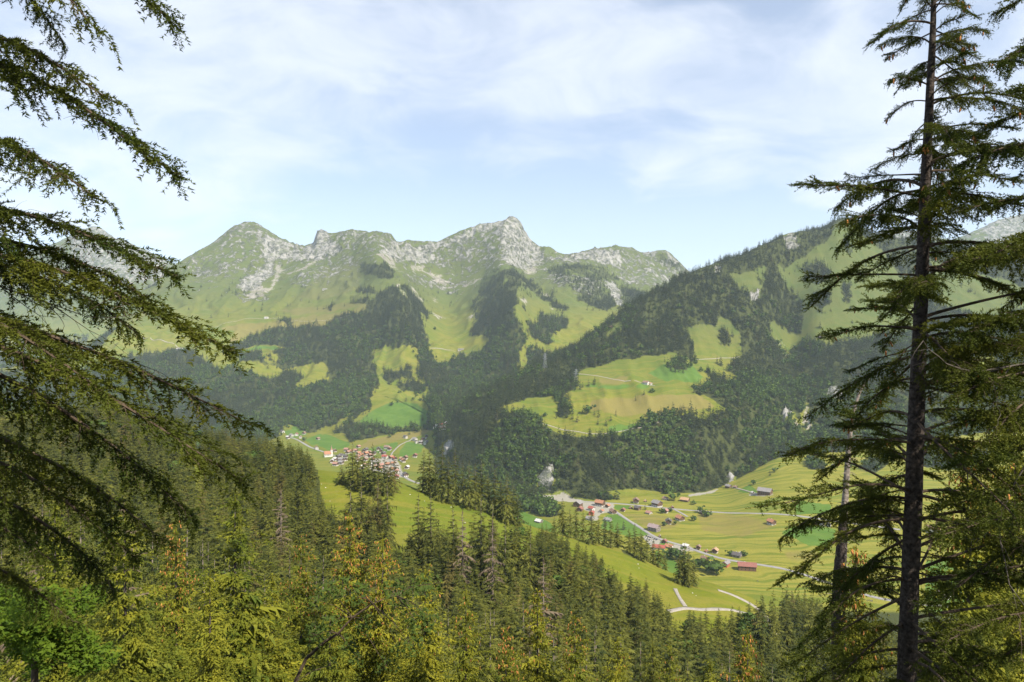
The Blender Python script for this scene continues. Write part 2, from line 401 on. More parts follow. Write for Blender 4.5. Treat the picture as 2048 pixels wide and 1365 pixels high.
def paint(layer, val, zones, polys, wob=True):
    for p in polys:
        m = inpoly(p, wu if wob else UU, wv if wob else VV) & np.isin(ZONE, zones); layer[m] = val
# --- base
forest[ZONE == 0] = 1
forest[(ZONE == 2) & (UU > 868)] = 1
# --- near hill meadows
paint(forest, 0, [0], [
 [(636,930),(700,930),(770,945),(850,975),(950,1008),(1000,1030),(1012,1062),(1000,1085),(960,1075),(915,1066),(870,1085),(800,1105),(786,1060),(776,1010),(700,1000),(655,1008),(640,985)],
 [(1196,1085),(1240,1098),(1330,1138),(1440,1168),(1505,1190),(1575,1245),(1560,1275),(1450,1245),(1335,1232),(1318,1195),(1255,1150),(1205,1128)],
 [(1098,1066),(1150,1084),(1166,1102),(1112,1088)], [(388,880),(404,880),(406,1000),(392,990)], [(0,795),(190,795),(190,850),(60,868),(0,868)], [(255,830),(345,845),(345,880),(255,870)]], False)
# --- left slopes and high range: forest
FA = [(460,690),(480,680),(530,665),(565,655),(640,650),(690,630),(738,615),(755,585),(790,570),(815,572),(832,610),(848,650),(860,697),(748,696),(747,745),(760,765),(738,800),(735,815),(700,840),(735,850),(770,856),
      (800,860),(838,852),(835,862),(780,868),(720,880),(703,886),(690,868),(660,868),(655,850),(620,868),(590,858),(560,872),(500,900),(300,900),(100,900),(-380,900),(-380,760),(110,745),(160,738),(240,730),(262,712),(330,706),(370,700),(405,713),
      (412,725),(440,735),(480,733),(470,715),(440,708),(450,700)]
paint(forest, 1, [1,2,3], [FA])
paint(forest, 0, [1,2,3], [
 [(482,700),(530,690),(575,693),(560,700),(545,705),(560,715),(555,728),(530,718),(520,707),(490,708)],
 [(430,705),(470,715),(480,722),(540,735),(568,742),(560,757),(520,752),(487,745),(480,733),(445,735),(415,725),(405,713)],
 [(560,737),(590,733),(650,730),(658,745),(655,758),(635,765),(612,775),(588,770),(610,757),(600,747)],
 [(640,870),(700,820),(706,832),(672,862)], [(555,870),(570,850),(600,856),(610,872)]])
paint(forest, 1, [2,3], [
 [(835,700),(862,700),(880,735),(890,725),(940,710),(985,700),(1000,690),(1030,690),(1040,740),(1030,765),(980,805),(930,835),(895,868),(850,860),(862,825),(845,800),(862,790),(850,765),(832,750),(838,725)],
 [(1000,545),(1030,535),(1040,555),(1035,590),(1032,620),(1045,655),(1050,690),(1035,700),(1030,745),(1000,750),(985,730),(965,700),(980,690),(975,675),(938,672),(945,655),(960,640),(990,610),(1000,580)],
 [(1052,650),(1080,645),(1080,630),(1120,635),(1138,640),(1138,655),(1110,665),(1100,690),(1085,685),(1060,680)],
 [(1105,532),(1160,525),(1210,535),(1235,560),(1240,580),(1222,592),(1200,570),(1150,558),(1120,545)],
 [(1150,600),(1190,590),(1225,600),(1240,610),(1210,625),(1180,612)], [(1240,568),(1270,580),(1300,590),(1240,622)],
 [(1050,695),(1075,700),(1100,708),(1130,700),(1145,690),(1150,705),(1100,730),(1055,735)],
 [(720,527),(785,527),(787,558),(740,555),(720,548)], [(715,575),(757,575),(757,587),(713,587)], [(703,598),(750,598),(748,612),(701,612)],
 [(770,740),(800,733),(826,735),(828,755),(825,762),(775,765),(765,755)], [(788,772),(840,765),(852,775),(850,790),(820,786),(795,782)],
 [(565,640),(578,632),(590,640),(580,652),(566,652)], [(655,612),(668,606),(670,616),(658,620)],
 [(1030,540),(1060,560),(1100,590),(1140,625),(1125,625),(1080,595),(1045,568)], [(1310,505),(1330,505),(1360,530),(1345,540),(1320,525)],
 [(800,575),(830,580),(850,610),(855,640),(838,625)], [(60,660),(160,650),(200,655),(235,650),(205,690),(160,710),(100,735),(-100,740),(-100,660)],
 [(250,560),(330,545),(320,570),(270,585),(255,600)]])
paint(forest, 0.5, [3], [[(965,560),(1000,540),(1025,535),(1000,600),(955,645),(942,630)], [(800,600),(850,660),(855,690),(835,640)], [(1090,540),(1210,535),(1260,600),(1180,600),(1120,570)]])
forest[(ZONE == 3) & (UU < 400) & (K >= 23)] = 0
# --- right hill: meadow openings
M1 = [(1000,815),(1020,810),(1060,800),(1100,795),(1140,785),(1150,760),(1160,745),(1200,735),(1250,722),(1300,714),(1340,705),(1350,706),(1375,720),(1392,735),(1420,755),(1415,770),(1385,775),(1388,785),(1415,795),(1450,815),(1430,835),
      (1400,838),(1385,830),(1330,830),(1290,840),(1250,868),(1180,877),(1120,868),(1085,850),(1085,840),(1040,830)]
M2 = [(1372,660),(1400,652),(1430,655),(1436,628),(1455,650),(1470,660),(1480,672),(1475,690),(1480,715),(1455,730),(1460,745),(1480,760),(1470,765),(1440,755),(1400,740),(1388,725),(1385,700)]
M3 = [(1455,545),(1480,555),(1515,540),(1535,535),(1535,560),(1520,590),(1500,590),(1480,580)]
M4 = [(1550,520),(1570,540),(1600,520),(1655,480),(1668,450),(1700,450),(1760,500),(1800,560),(1850,600),(1850,650),(1770,670),(1720,680),(1660,690),(1610,680),(1600,690),(1580,700),(1580,715),(1560,690),(1545,660),(1545,640),(1570,660),(1610,650),(1600,620),(1640,640),(1600,600),(1575,575)]
M5 = [(1160,700),(1200,680),(1243,640),(1246,655),(1215,680),(1180,690),(1165,705)]
paint(forest, 0, [2], [M1, M2, M3, M4, M5, [(1860,520),(2000,560),(2100,600),(1990,640),(1880,610)], [(1880,700),(1990,720),(1990,760),(1880,750)], [(985,845),(1005,835),(1010,842),(990,852)]])
paint(forest, 1, [2], [
 [(1530,530),(1550,545),(1555,570),(1590,600),(1600,640),(1605,660),(1580,668),(1560,650),(1550,600),(1530,570)], [(1606,530),(1650,520),(1672,560),(1640,570),(1610,560)], [(1683,575),(1702,558),(1706,610),(1690,613)],
 [(1640,585),(1660,580),(1665,610),(1640,620),(1620,600)], [(1340,720),(1360,715),(1375,735),(1372,746),(1345,742),(1337,732)], [(1438,668),(1455,664),(1462,690),(1440,690)], [(1683,470),(1700,480),(1700,520),(1686,505)],
 [(1380,770),(1415,772),(1420,795),(1395,790)], [(1110,770),(1125,790),(1150,830),(1118,835),(1112,800)],[(1580,690),(1600,700),(1650,690),(1700,700),(1720,690),(1740,720),(1580,720)]])
# --- valley floor woods
paint(forest, 1, [1,2], [[(870,925),(960,950),(1020,968),(1080,995),(1108,1012),(1122,1030),(1095,1036),(1030,1015),(960,995),(880,960)], [(1430,965),(1500,935),(1520,900),(1480,930),(1440,955)],
 [(1728,925),(1770,910),(1775,930),(1750,948),(1725,940)], [(1610,925),(1640,920),(1650,940),(1625,940)], [(1830,890),(1900,900),(1980,905),(1960,945),(1850,935)]], False)
paint(forest, 0, [1,2], [[(1210,985),(1260,978),(1330,985),(1330,1000),(1240,1004)], [(975,965),(1010,968),(1000,985),(978,980)]], False)
paint(lush, 1, [1], [
 [(1030,1018),(1100,1045),(1112,1060),(1100,1080),(1060,1062),(1030,1048)], [(1213,1030),(1233,1028),(1302,1070),(1262,1076),(1200,1056)], [(1226,1010),(1265,1012),(1262,1018),(1232,1021)], [(1560,1065),(1600,1050),(1640,1052),(1672,1060),(1665,1095),(1620,1092)],
 [(1310,1100),(1350,1120),(1365,1160),(1320,1150)], [(1470,985),(1500,970),(1520,987)], [(635,890),(650,868),(675,862),(700,880),(697,895),(660,903)], [(610,880),(646,865),(640,885),(625,892)], [(722,902),(795,884),(797,892),(770,908)],
 [(800,902),(815,882),(848,890),(842,905),(800,918)], [(1590,1000),(1660,1010),(1660,1028),(1590,1030)], [(1850,1120),(1990,1120),(1990,1230),(1850,1230)],[(1320,1080),(1340,1085),(1330,1097),(1312,1092)]], False)
paint(lush, 0.6, [1,2,3], [[(710,852),(740,818),(790,802),(835,802),(862,825),(868,838),(850,852),(770,856)], [(482,700),(530,690),(575,693),(545,702),(490,706)], [(1220,855),(1270,845),(1290,842),(1260,866),(1215,868)], [(1290,745),(1340,720),(1375,730),(1405,755),(1400,768),(1330,768)],
 [(560,860),(600,852),(620,870),(580,880)], [(1160,772),(1300,765),(1300,775),(1180,782)], [(1080,1000),(1090,1000),(1090,1001)]])
paint(dry, 1, [1,2,3], [[(440,655),(500,645),(580,640),(700,622),(740,612),(738,622),(690,633),(640,652),(560,658),(500,670),(460,682),(470,668)], [(715,897),(740,877),(790,870),(835,860),(870,858),(830,876),(780,884),(735,895)], [(1180,800),(1300,790),(1400,790),(1430,815),(1350,825),(1250,835),(1180,820)],
 [(1200,760),(1250,755),(1260,765),(1205,770)], [(560,620),(640,612),(740,600),(740,612),(600,632)], [(640,540),(720,520),(720,580),(650,600),(600,600)]])
paint(dry, 0.6, [1], [[(1240,1025),(1330,1030),(1370,1045),(1340,1060),(1300,1062)], [(1390,1025),(1500,1030),(1560,1050),(1480,1080),(1400,1060)], [(1560,1100),(1640,1100),(1640,1130),(1570,1120)]], False)
# --- rock and scree
paint(rock, 0.85, [3], [
 [(515,480),(530,470),(555,480),(605,497),(602,522),(565,515),(550,520),(545,545),(530,520)], [(470,575),(500,550),(520,535),(540,530),(545,552),(520,566),(510,580),(490,584)], [(634,462),(650,465),(660,480),(683,492),(660,510),(635,522),(603,522),(610,500),(628,486)],
 [(760,500),(785,482),(800,490),(870,488),(900,475),(930,462),(1000,440),(1030,432),(1058,470),(1088,500),(1078,530),(1050,538),(1020,532),(1003,505),(1008,490),(960,500),(950,512),(890,512),(860,526),(830,522),(790,522)],
 [(1085,520),(1130,513),(1190,498),(1245,505),(1260,532),(1230,532),(1180,520),(1130,522)], [(1205,560),(1235,565),(1245,590),(1246,614),(1225,602),(1215,580)], [(1230,555),(1280,545),(1285,562),(1250,568)], [(1330,500),(1380,545),(1382,556),(1340,550)], [(1290,500),(1312,500),(1310,525),(1298,520)]])
paint(rock, 0.55, [3], [[(380,540),(440,528),(500,535),(500,548),(420,552),(375,550)], [(450,455),(490,440),(520,445),(530,470),(500,485),(460,480)], [(860,500),(1000,450),(1010,520),(900,525)], [(640,455),(780,470),(790,495),(690,480)], [(1100,540),(1220,560),(1180,600),(1090,560)], [(1240,500),(1380,530),(1380,580),(1250,570)],
 [(560,560),(660,530),(700,540),(600,575)], [(800,545),(900,560),(960,560),(900,585),(820,570)], [(470,590),(540,580),(530,605),(480,600)]])
paint(rock, 0.95, [2], [[(1565,460),(1585,462),(1598,480),(1590,500),(1570,500)], [(1425,532),(1440,530),(1446,545),(1430,545)], [(1085,955),(1105,950),(1112,965),(1100,985),(1068,975)], [(1495,575),(1520,585),(1515,600),(1500,598)], [(875,905),(895,880),(912,880),(905,900),(885,920)], [(1555,835),(1580,825),(1585,835),(1560,850)],[(1655,780),(1680,770),(1690,800),(1660,810)], [(1455,950),(1470,945),(1475,965),(1460,968)],[(1095,940),(1112,935),(1115,950),(1100,955)]])
paint(rock, 0.75, [3], [[(150,440),(186,440),(240,470),(330,520),(330,560),(200,560),(140,500)], [(1740,450),(1850,450),(1860,500),(1740,500)], [(1950,440),(2100,420),(2100,520),(1980,500)]])
paint(bare, 0.72, [3], [
 [(815,528),(850,528),(855,540),(890,550),(882,555),(902,575),(895,580),(870,562),(850,546),(820,546)], [(1040,540),(1075,530),(1076,546),(1060,550)], [(920,570),(960,557),(958,565),(925,576)], [(740,505),(765,502),(790,520),(800,545),(785,535),(770,518)],
 [(550,520),(562,535),(556,560),(545,582),(528,592),(540,568),(548,545)], [(563,520),(572,548),(600,536),(640,520),(628,532),(580,556),(562,548)], [(858,620),(890,636),(880,640),(860,628)], [(935,640),(955,615),(953,625),(938,645)], [(850,590),(875,600),(880,612),(860,602)], [(1035,590),(1060,605),(1058,615),(1040,600)],
 [(1075,575),(1100,590),(1095,595),(1070,580)], [(1098,615),(1110,618),(1105,625)], [(250,560),(330,520),(335,532),(262,572)], [(270,575),(330,545),(332,552),(280,585)], [(790,545),(800,570),(815,590),(805,588),(792,570)], [(820,570),(850,605),(845,610),(815,580)], [(500,575),(525,568),(540,580),(520,598),(495,595)]])
paint(bare, 0.72, [2], [[(1600,842),(1614,796),(1620,830),(1627,850),(1612,862)], [(1574,812),(1590,835),(1604,858),(1590,858)], [(1540,640),(1549,668),(1560,688),(1577,706),(1577,716),(1561,695),(1546,672)], [(1550,665),(1570,685),(1575,695),(1560,685)], [(1715,590),(1722,610),(1716,612)], [(1663,540),(1672,560),(1664,556)]])
paint(bare, 1, [1,2], [[(1073,992),(1110,986),(1126,978),(1150,995),(1172,1000),(1165,1007),(1130,1004),(1090,1002)], [(1375,990),(1420,982),(1442,976),(1425,987),(1378,994)]], False)
paint(bare, 1, [1], [[(1285,1075),(1300,1068),(1324,1084),(1306,1102)], [(1332,1091),(1370,1088),(1395,1102),(1350,1107)], [(1160,1003),(1230,1008),(1225,1025),(1190,1032),(1165,1018)], [(750,915),(795,920),(815,958),(790,955),(740,940)], [(1180,1032),(1200,1030),(1200,1042),(1180,1044)], [(1490,985),(1545,985),(1550,992),(1500,992)]], False)
forest = forest * (bare < 0.5) * (rock < 0.8)
# stony high pastures: the ground speckles with rock in proportion to height
rock = np.maximum(rock, np.where((ZONE == 3) & (forest < 0.5), np.clip((Z - 80) / 800, 0, 0.47), 0))
# woods: broadleaved patches
leafw = np.clip(0.5 + 1.6 * fbm(X / 150., D / 150., 77, 4), 0, 1) * np.clip((150 - Z) / 300, 0, 1)
# crags: rocky ground is broken and steep
rr = np.clip((rock - 0.5) * 2.5, 0, 1) * (ZONE >= 2)
Z = Z + rr * (0.3 + 0.7*env) * ((ridged(X / 62., D / 120., 61, 4) - 0.5) * 62 + fbm(X / 24., D / 24., 62, 3) * 13)
Z = Z + (ZONE == 3) * fbm(X / 26., D / 26., 66, 3) * (2.2 + 5.0 * np.clip((Z - 420) / 300, 0, 1))
Z = Z - ((bare > 0.5) & (ZONE == 2)) * 4
VV = CV - Z / D * FPX
RUN = np.minimum.accumulate(np.vstack([np.full((1, NC), 1e9), VV[:-1]]), axis=0)   # lowest screen line already covered by nearer ground
def blur(a):
    b = a.copy(); b[1:-1] = (a[:-2] + 2*a[1:-1] + a[2:]) / 4; c = b.copy(); c[:, 1:-1] = (b[:, :-2] + 2*b[:, 1:-1] + b[:, 2:]) / 4
    return c

fz = forest.copy()
for _ in range(5): fz = blur(fz)
fz = fz + fbm(X / 45., D / 45., 71, 3) * 0.55 * (ZONE >= 2)
sparse = np.where(ZONE >= 2, np.clip(fz - 0.10, 0, 1) * np.where(ZONE == 2, 0.4, 0.35) * (forest < .5), 0) * (fbm(X / 110., D / 110., 73, 3) > 0.02)
forest_t = np.where((ZONE >= 2) & (forest > 0.3), np.where((fz > 0.30) | (K < I_V1 + 1) & (rowt[:, None] < .3), forest, 0.5), forest)
forest = np.where(ZONE >= 2, np.where(forest > .3, np.maximum(forest*0.6, np.clip(fz, 0, 1)), 0), forest)
def hit(u, v, zmin=0, zmax=3):
    """first ground point seen along the photograph's pixel"""
    c = (u - U[0]) / (U[1] - U[0]); i = int(np.clip(math.floor(c), 0, NC-2)); f = c - i
    vc = VV[:, i]*(1-f) + VV[:, i+1]*f; dc = D[:, i]*(1-f) + D[:, i+1]*f; zc = Z[:, i]*(1-f) + Z[:, i+1]*f
    zo = ZONE[:, i]
    for r in range(5, NR-1):
        if zmin <= zo[r] <= zmax and vc[r] > v >= vc[r+1]:
            t = (vc[r] - v) / max(1e-9, vc[r] - vc[r+1]); d = dc[r]*(1-t) + dc[r+1]*t; z = zc[r]*(1-t) + zc[r+1]*t
            return Vector(((u - CU)/FPX*d, d, z))
    r = int(np.argmin(np.abs(vc - v) + 1e6 * ((zo < zmin) | (zo > zmax))))
    return Vector(((u - CU)/FPX*dc[r], dc[r], zc[r]))
def ground(u, d):
    c = (u - U[0]) / (U[1] - U[0]); i = int(np.clip(math.floor(c), 0, NC-2)); f = np.clip(c - i, 0, 1)
    return float(np.interp(d, D[:, i], Z[:, i])*(1-f) + np.interp(d, D[:, i+1], Z[:, i+1])*f)

def terrain_material():
    def f(nt, b):
        L = nt.links
        geo = nt.nodes.new('ShaderNodeNewGeometry'); P = geo.outputs['Position']
        def at(n):
            a = nt.nodes.new('ShaderNodeAttribute'); a.attribute_name = n; return a.outputs['Fac']
        n_big = nnode(nt, 0.006, 4, 0.55, P); n_mid = nnode(nt, 0.035, 5, 0.6, P); n_fine = nnode(nt, 0.35, 5, 0.65, P); n_clod = nnode(nt, 1.7, 4, 0.6, P)
        mp = nt.nodes.new('ShaderNodeMapping'); mp.inputs['Rotation'].default_value = (0, 0, 0.6); mp.inputs['Scale'].default_value = (0.004, 0.11, 0.004)
        wq = nt.nodes.new('ShaderNodeTexNoise'); wq.inputs['Scale'].default_value = 0.012; L.new(P, wq.inputs['Vector'])
        vm = nt.nodes.new('ShaderNodeVectorMath'); vm.operation = 'MULTIPLY_ADD'; L.new(wq.outputs['Color'], vm.inputs[0]); vm.inputs[1].default_value = (70, 70, 0); L.new(P, vm.inputs[2])
        L.new(vm.outputs[0], mp.inputs['Vector']); n_mow = nnode(nt, 1.0, 3, 0.5, mp.outputs[0], 0.4)
        def edge(a, n, amp, lo=0.42, hi=0.58):
            return nstep(nt, nmath(nt, 'ADD', a, nmath(nt, 'MULTIPLY', nmath(nt, 'SUBTRACT', n, 0.5), amp)), lo, hi)
        g = nmix(nt, nstep(nt, n_mid, 0.3, 0.7), (0.104, 0.128, 0.013), (0.162, 0.166, 0.021))
        g = nmix(nt, nmath(nt, 'MULTIPLY', nstep(nt, n_big, 0.4, 0.62), 0.55), g, (0.075, 0.125, 0.015))
        g = nmix(nt, nmath(nt, 'MULTIPLY', nstep(nt, n_mow, 0.44, 0.58), 0.55), g, (0.19, 0.165, 0.034))
        g = nmix(nt, nmath(nt, 'MULTIPLY', at('mown'), nstep(nt, n_mow, 0.35, 0.62)), g, (0.235, 0.215, 0.036))
        g = nmix(nt, nmath(nt, 'MULTIPLY', edge(at('dry'), n_mid, 0.8, 0.3, 0.7), 0.75), g, (0.19, 0.150, 0.050))
        lu = nmix(nt, nstep(nt, n_mid, 0.3, 0.7), (0.055, 0.128, 0.018), (0.082, 0.160, 0.026))
        g = nmix(nt, nmath(nt, 'MULTIPLY', edge(at('lush'), n_fine, 0.2), 0.9), g, lu)
        g = nmix(nt, nmath(nt, 'MULTIPLY', nstep(nt, n_fine, 0.35, 0.75), 0.35), g, (0.08, 0.10, 0.014))
        alp = nstep(nt, at('high'), 0.0, 1.0)
        g = nmix(nt, nmath(nt, 'MULTIPLY', alp, 0.75), g, nmix(nt, n_mid, (0.052, 0.077, 0.027), (0.086, 0.106, 0.038)))
        fl = nmix(nt, n_fine, (0.030, 0.042, 0.014), (0.070, 0.075, 0.024))
        g = nmix(nt, edge(at('forest'), n_mid, 0.3), g, fl)
        rkn = nmath(nt, 'ADD', nmath(nt, 'MULTIPLY', nnode(nt, 0.028, 7, 0.72, P, 1.2), 0.75), nmath(nt, 'MULTIPLY', n_fine, 0.25))
        rk = nmix(nt, nstep(nt, rkn, 0.42, 0.56), (0.060, 0.066, 0.052), (0.28, 0.272, 0.255))
        rk = nmix(nt, nmath(nt, 'MULTIPLY', nstep(nt, n_mid, 0.52, 0.62), 0.6), rk, (0.12, 0.135, 0.07))
        sp = nmath(nt, 'ADD', nmath(nt, 'MULTIPLY', nnode(nt, 0.032, 8, 0.72, P, 0.6), 0.8), nmath(nt, 'MULTIPLY', n_fine, 0.2))
        rf = nstep(nt, nmath(nt, 'ADD', at('rock'), nmath(nt, 'MULTIPLY', nmath(nt, 'SUBTRACT', sp, 0.5), 3.4)), 0.50, 0.68)
        g = nmix(nt, rf, g, rk)
        sc = nmix(nt, n_fine, (0.23, 0.212, 0.182), (0.33, 0.308, 0.27))
        g = nmix(nt, nmath(nt, 'MULTIPLY', edge(at('bare'), sp, 3.0, 0.45, 0.75), 0.9), g, sc)
        L.new(g, b.inputs['Base Color'])
        hh = nmath(nt, 'ADD', nmath(nt, 'MULTIPLY', n_mid, nmath(nt, 'MULTIPLY', rf, 10.0)), nmath(nt, 'MULTIPLY', n_fine, 0.8))
        hh = nmath(nt, 'ADD', hh, nmath(nt, 'MULTIPLY', n_clod, 0.12))
        nbump(nt, hh, 0.8, 1.0, b)
    return material('terrain', f, 0.95, 0.05)
M_ground = terrain_material()
fvis = forest.copy()
paint(fvis, 0.1, [0], [[(1000,1020),(1045,1040),(1140,1070),(1240,1098),(1330,1138),(1440,1168),(1505,1190),(1590,1245),(1580,1310),(1440,1310),(1320,1290),(1280,1250),(1220,1200),(1150,1165),(1000,1120)],
 [(640,985),(655,1040),(760,1060),(786,1120),(870,1130),(960,1125),(1010,1110),(1000,1040),(700,960)]], False)
ATT = dict(mown=(ZONE == 1) * 0.8 * np.clip((UU - 1150) / 60, 0, 1), forest=blur(fvis), rock=blur(rock), lush=blur(lush), dry=blur(blur(dry)), bare=blur(bare), high=np.where(ZONE == 3, np.clip((Z + 20) / 330, 0, 1), np.where(ZONE == 2, np.clip((Z + 150) / 260, 0, 1.0), 0)))
PTS = np.stack([X, D, Z], -1)
def terrain_piece(name, r0, r1, label):
    n = r1 - r0 + 1
    v = PTS[r0:r1+1].reshape(-1, 3)
    i = np.arange(n-1)[:, None]*NC + np.arange(NC-1)[None]
    q = np.stack([i, i+1, i+NC+1, i+NC], -1).reshape(-1, 4)
    me = mesh_np(name, v, q, [M_ground], None, True)
    for k, a in ATT.items():
        at = me.attributes.new(k, 'FLOAT', 'POINT'); at.data.foreach_set('value', a[r0:r1+1].ravel().astype(np.float32))
    o = obj(name, me); return tag(o, label, None, None, 'structure')
terrain_piece('hillside', 0, ROW0[I_V0], 'wooded hillside falling away below the viewpoint')
terrain_piece('valley_floor', ROW0[I_V0], ROW0[I_V1], 'flat mown valley floor with the villages')
terrain_piece('hill', ROW0[I_V1], ROW0[I_S2], 'wooded hill with meadow shoulder across the valley')
terrain_piece('mountains', ROW0[I_S2], NR-1, 'rocky mountain range with high pastures')
# ground behind and beside the viewpoint
def back_ground():
    xs = np.linspace(-60, 60, 61); ys = np.linspace(-60, 3.2, 32); xx, yy = np.meshgrid(xs, ys)
    zz = np.interp(yy, [-60, -10, -2, 3, 3.3], [40, 5.0, -1.2, -2.32, -2.5]) + fbm(xx/6, yy/6, 4, 3) * 0.5 * np.clip((2.5 - yy) / 3, 0, 1) * (np.abs(xx) + np.abs(yy) > 3)
    i = np.arange(31)[:, None]*61 + np.arange(60)[None]
    me = mesh_np('forest_floor', np.stack([xx, yy, zz], -1), np.stack([i, i+1, i+62, i+61], -1).reshape(-1, 4), [M_ground], None, True)
    a = me.attributes.new('forest', 'FLOAT', 'POINT'); a.data.foreach_set('value', np.ones(61*32, np.float32))
    tag(obj('forest_floor', me), 'forest ground round the viewpoint', None, None, 'structure')
back_ground()
# roads and paths: ribbons laid on the ground
M_road = plain('asphalt_road', (0.24, 0.23, 0.22), 0.9, 0.12, 0.3)
M_gravel = plain('gravel_track', (0.27, 0.245, 0.21), 0.95, 0.15, 0.6)
def ribbon(name, uv, width, mat, zmin, zmax, label, lift=0.35):
    P = [hit(u, v, zmin, zmax) for u, v in uv]
    Q = []
    for a, b in zip(P[:-1], P[1:]):
        n = max(2, int((b - a).length / 12))
        for i in range(n): Q.append(a.lerp(b, i / n))
    Q.append(P[-1])
    Q = np.array(Q)
    for _ in range(3): Q[1:-1] = (Q[:-2] + 2*Q[1:-1] + Q[2:]) / 4
    t = np.gradient(Q[:, :2], axis=0); t /= np.linalg.norm(t, axis=1)[:, None] + 1e-9
    nrm = np.stack([-t[:, 1], t[:, 0]], 1)
    rows = []
    ww = width * (1 + 0.22 * fbm(Q[:, 0] / 7., Q[:, 1] / 7., 15, 2))[:, None]
    for s in (-1, -0.33, 0.33, 1):
        xy = Q[:, :2] + nrm * s * ww / 2
        z = np.array([ground(CU + x / y * FPX, y) for x, y in xy]) + lift
        rows.append(np.column_stack([xy, z]))
    n = len(Q); zc = np.maximum.reduce([r[:, 2] for r in rows])
    for r in rows: r[:, 2] = r[:, 2]*0.5 + zc*0.5
    skirt = [rows[0] - [0, 0, 1.2], *rows, rows[-1] - [0, 0, 1.2]]
    i = np.arange(n-1)
    F = np.concatenate([np.stack([k*n+i, k*n+i+1, (k+1)*n+i+1, (k+1)*n+i], 1) for k in range(5)])
    o = obj(name, mesh_np(name, np.concatenate(skirt), F, [mat], None, True))
    tag(o, label, None, None, 'structure')
ribbon('road', [(1160,1003),(1195,1005),(1225,1007),(1265,1010),(1300,1014),(1345,1018),(1385,1022),(1430,1024),(1525,1028),(1600,1033),(1700,1047),(1800,1060)], 6.5, M_road, 1, 1, 'main valley road past the hamlet')
ribbon('road', [(1222,1018),(1240,1030),(1262,1045),(1285,1058),(1300,1070),(1320,1081),(1360,1089),(1400,1105),(1440,1118),(1470,1123),(1520,1130),(1580,1140),(1660,1168),(1760,1200),(1900,1235)], 6.5, M_road, 1, 1, 'valley road curving past the car park and the long barn')
ribbon('road', [(1345,1018),(1360,1025),(1375,1034)], 4.5, M_road, 1, 1, 'short side road to the orange roofed chalet')
ribbon('road', [(1505,986),(1480,979),(1465,975)], 4.0, M_gravel, 1, 2, 'farm drive to the upper farm')
ribbon('road', [(572,872),(595,880),(620,895),(652,906),(670,912)], 7.0, M_road, 1, 2, 'road coming down to the church')
ribbon('road', [(782,922),(793,935),(803,948),(818,961),(840,968)], 8.0, M_road, 1, 2, 'main road leaving the church village')
ribbon('road', [(826,876),(800,890),(785,905),(780,915)], 4.0, M_road, 1, 2, 'lane climbing from the church village')
ribbon('road', [(1336,1223),(1352,1221),(1372,1214),(1392,1221),(1415,1220),(1442,1219),(1475,1222),(1505,1232)], 2.6, M_gravel, 0, 0, 'pale gravel track over the near meadow knoll', 0.12)
ribbon('road', [(1371,1214),(1363,1204),(1356,1192),(1350,1178)], 1.8, M_gravel, 0, 0, 'gravel spur up to the pair of spruces', 0.12)
ribbon('road', [(1436,1181),(1455,1187),(1470,1193),(1484,1200),(1500,1208),(1514,1218),(1528,1230),(1538,1245),(1548,1262),(1560,1280),(1580,1300)], 2.8, M_gravel, 0, 0, 'gravel road bending down the wooded slope', 0.15)
ribbon('path', [(1150,748),(1195,752),(1240,762),(1290,768),(1310,772)], 2.6, M_gravel, 2, 2, 'farm track across the upper meadow')
ribbon('path', [(1085,848),(1120,858),(1160,865),(1195,870),(1250,862),(1330,843)], 2.4, M_gravel, 2, 2, 'track along the lower meadow edge')
ribbon('path', [(1388,720),(1440,716),(1480,713)], 1.6, M_gravel, 2, 2, 'track over the saddle meadow')
ribbon('path', [(285,676),(320,680),(345,686),(360,697)], 4.0, M_gravel, 2, 3, 'track to the farm on the left pasture')
ribbon('path', [(860,697),(890,699),(920,703),(934,712)], 3.0, M_gravel, 3, 3, 'track to the alp in the high valley')
ribbon('path', [(430,655),(500,636),(560,636),(700,632)], 1.6, M_gravel, 3, 3, 'track contouring the high pasture')
ribbon('path', [(60,832),(110,828),(160,838)], 3.5, M_gravel, 0, 0, 'gravel track on the left meadow', 0.15)
# ------------------------------------------------------------------ tree builders
def tri_mesh(name, T, mats, midx=None):
    T = np.asarray(T, np.float32).reshape(-1, 3)
    return mesh_np(name, T, np.arange(len(T), dtype=np.int32).reshape(-1, 3), mats, midx)

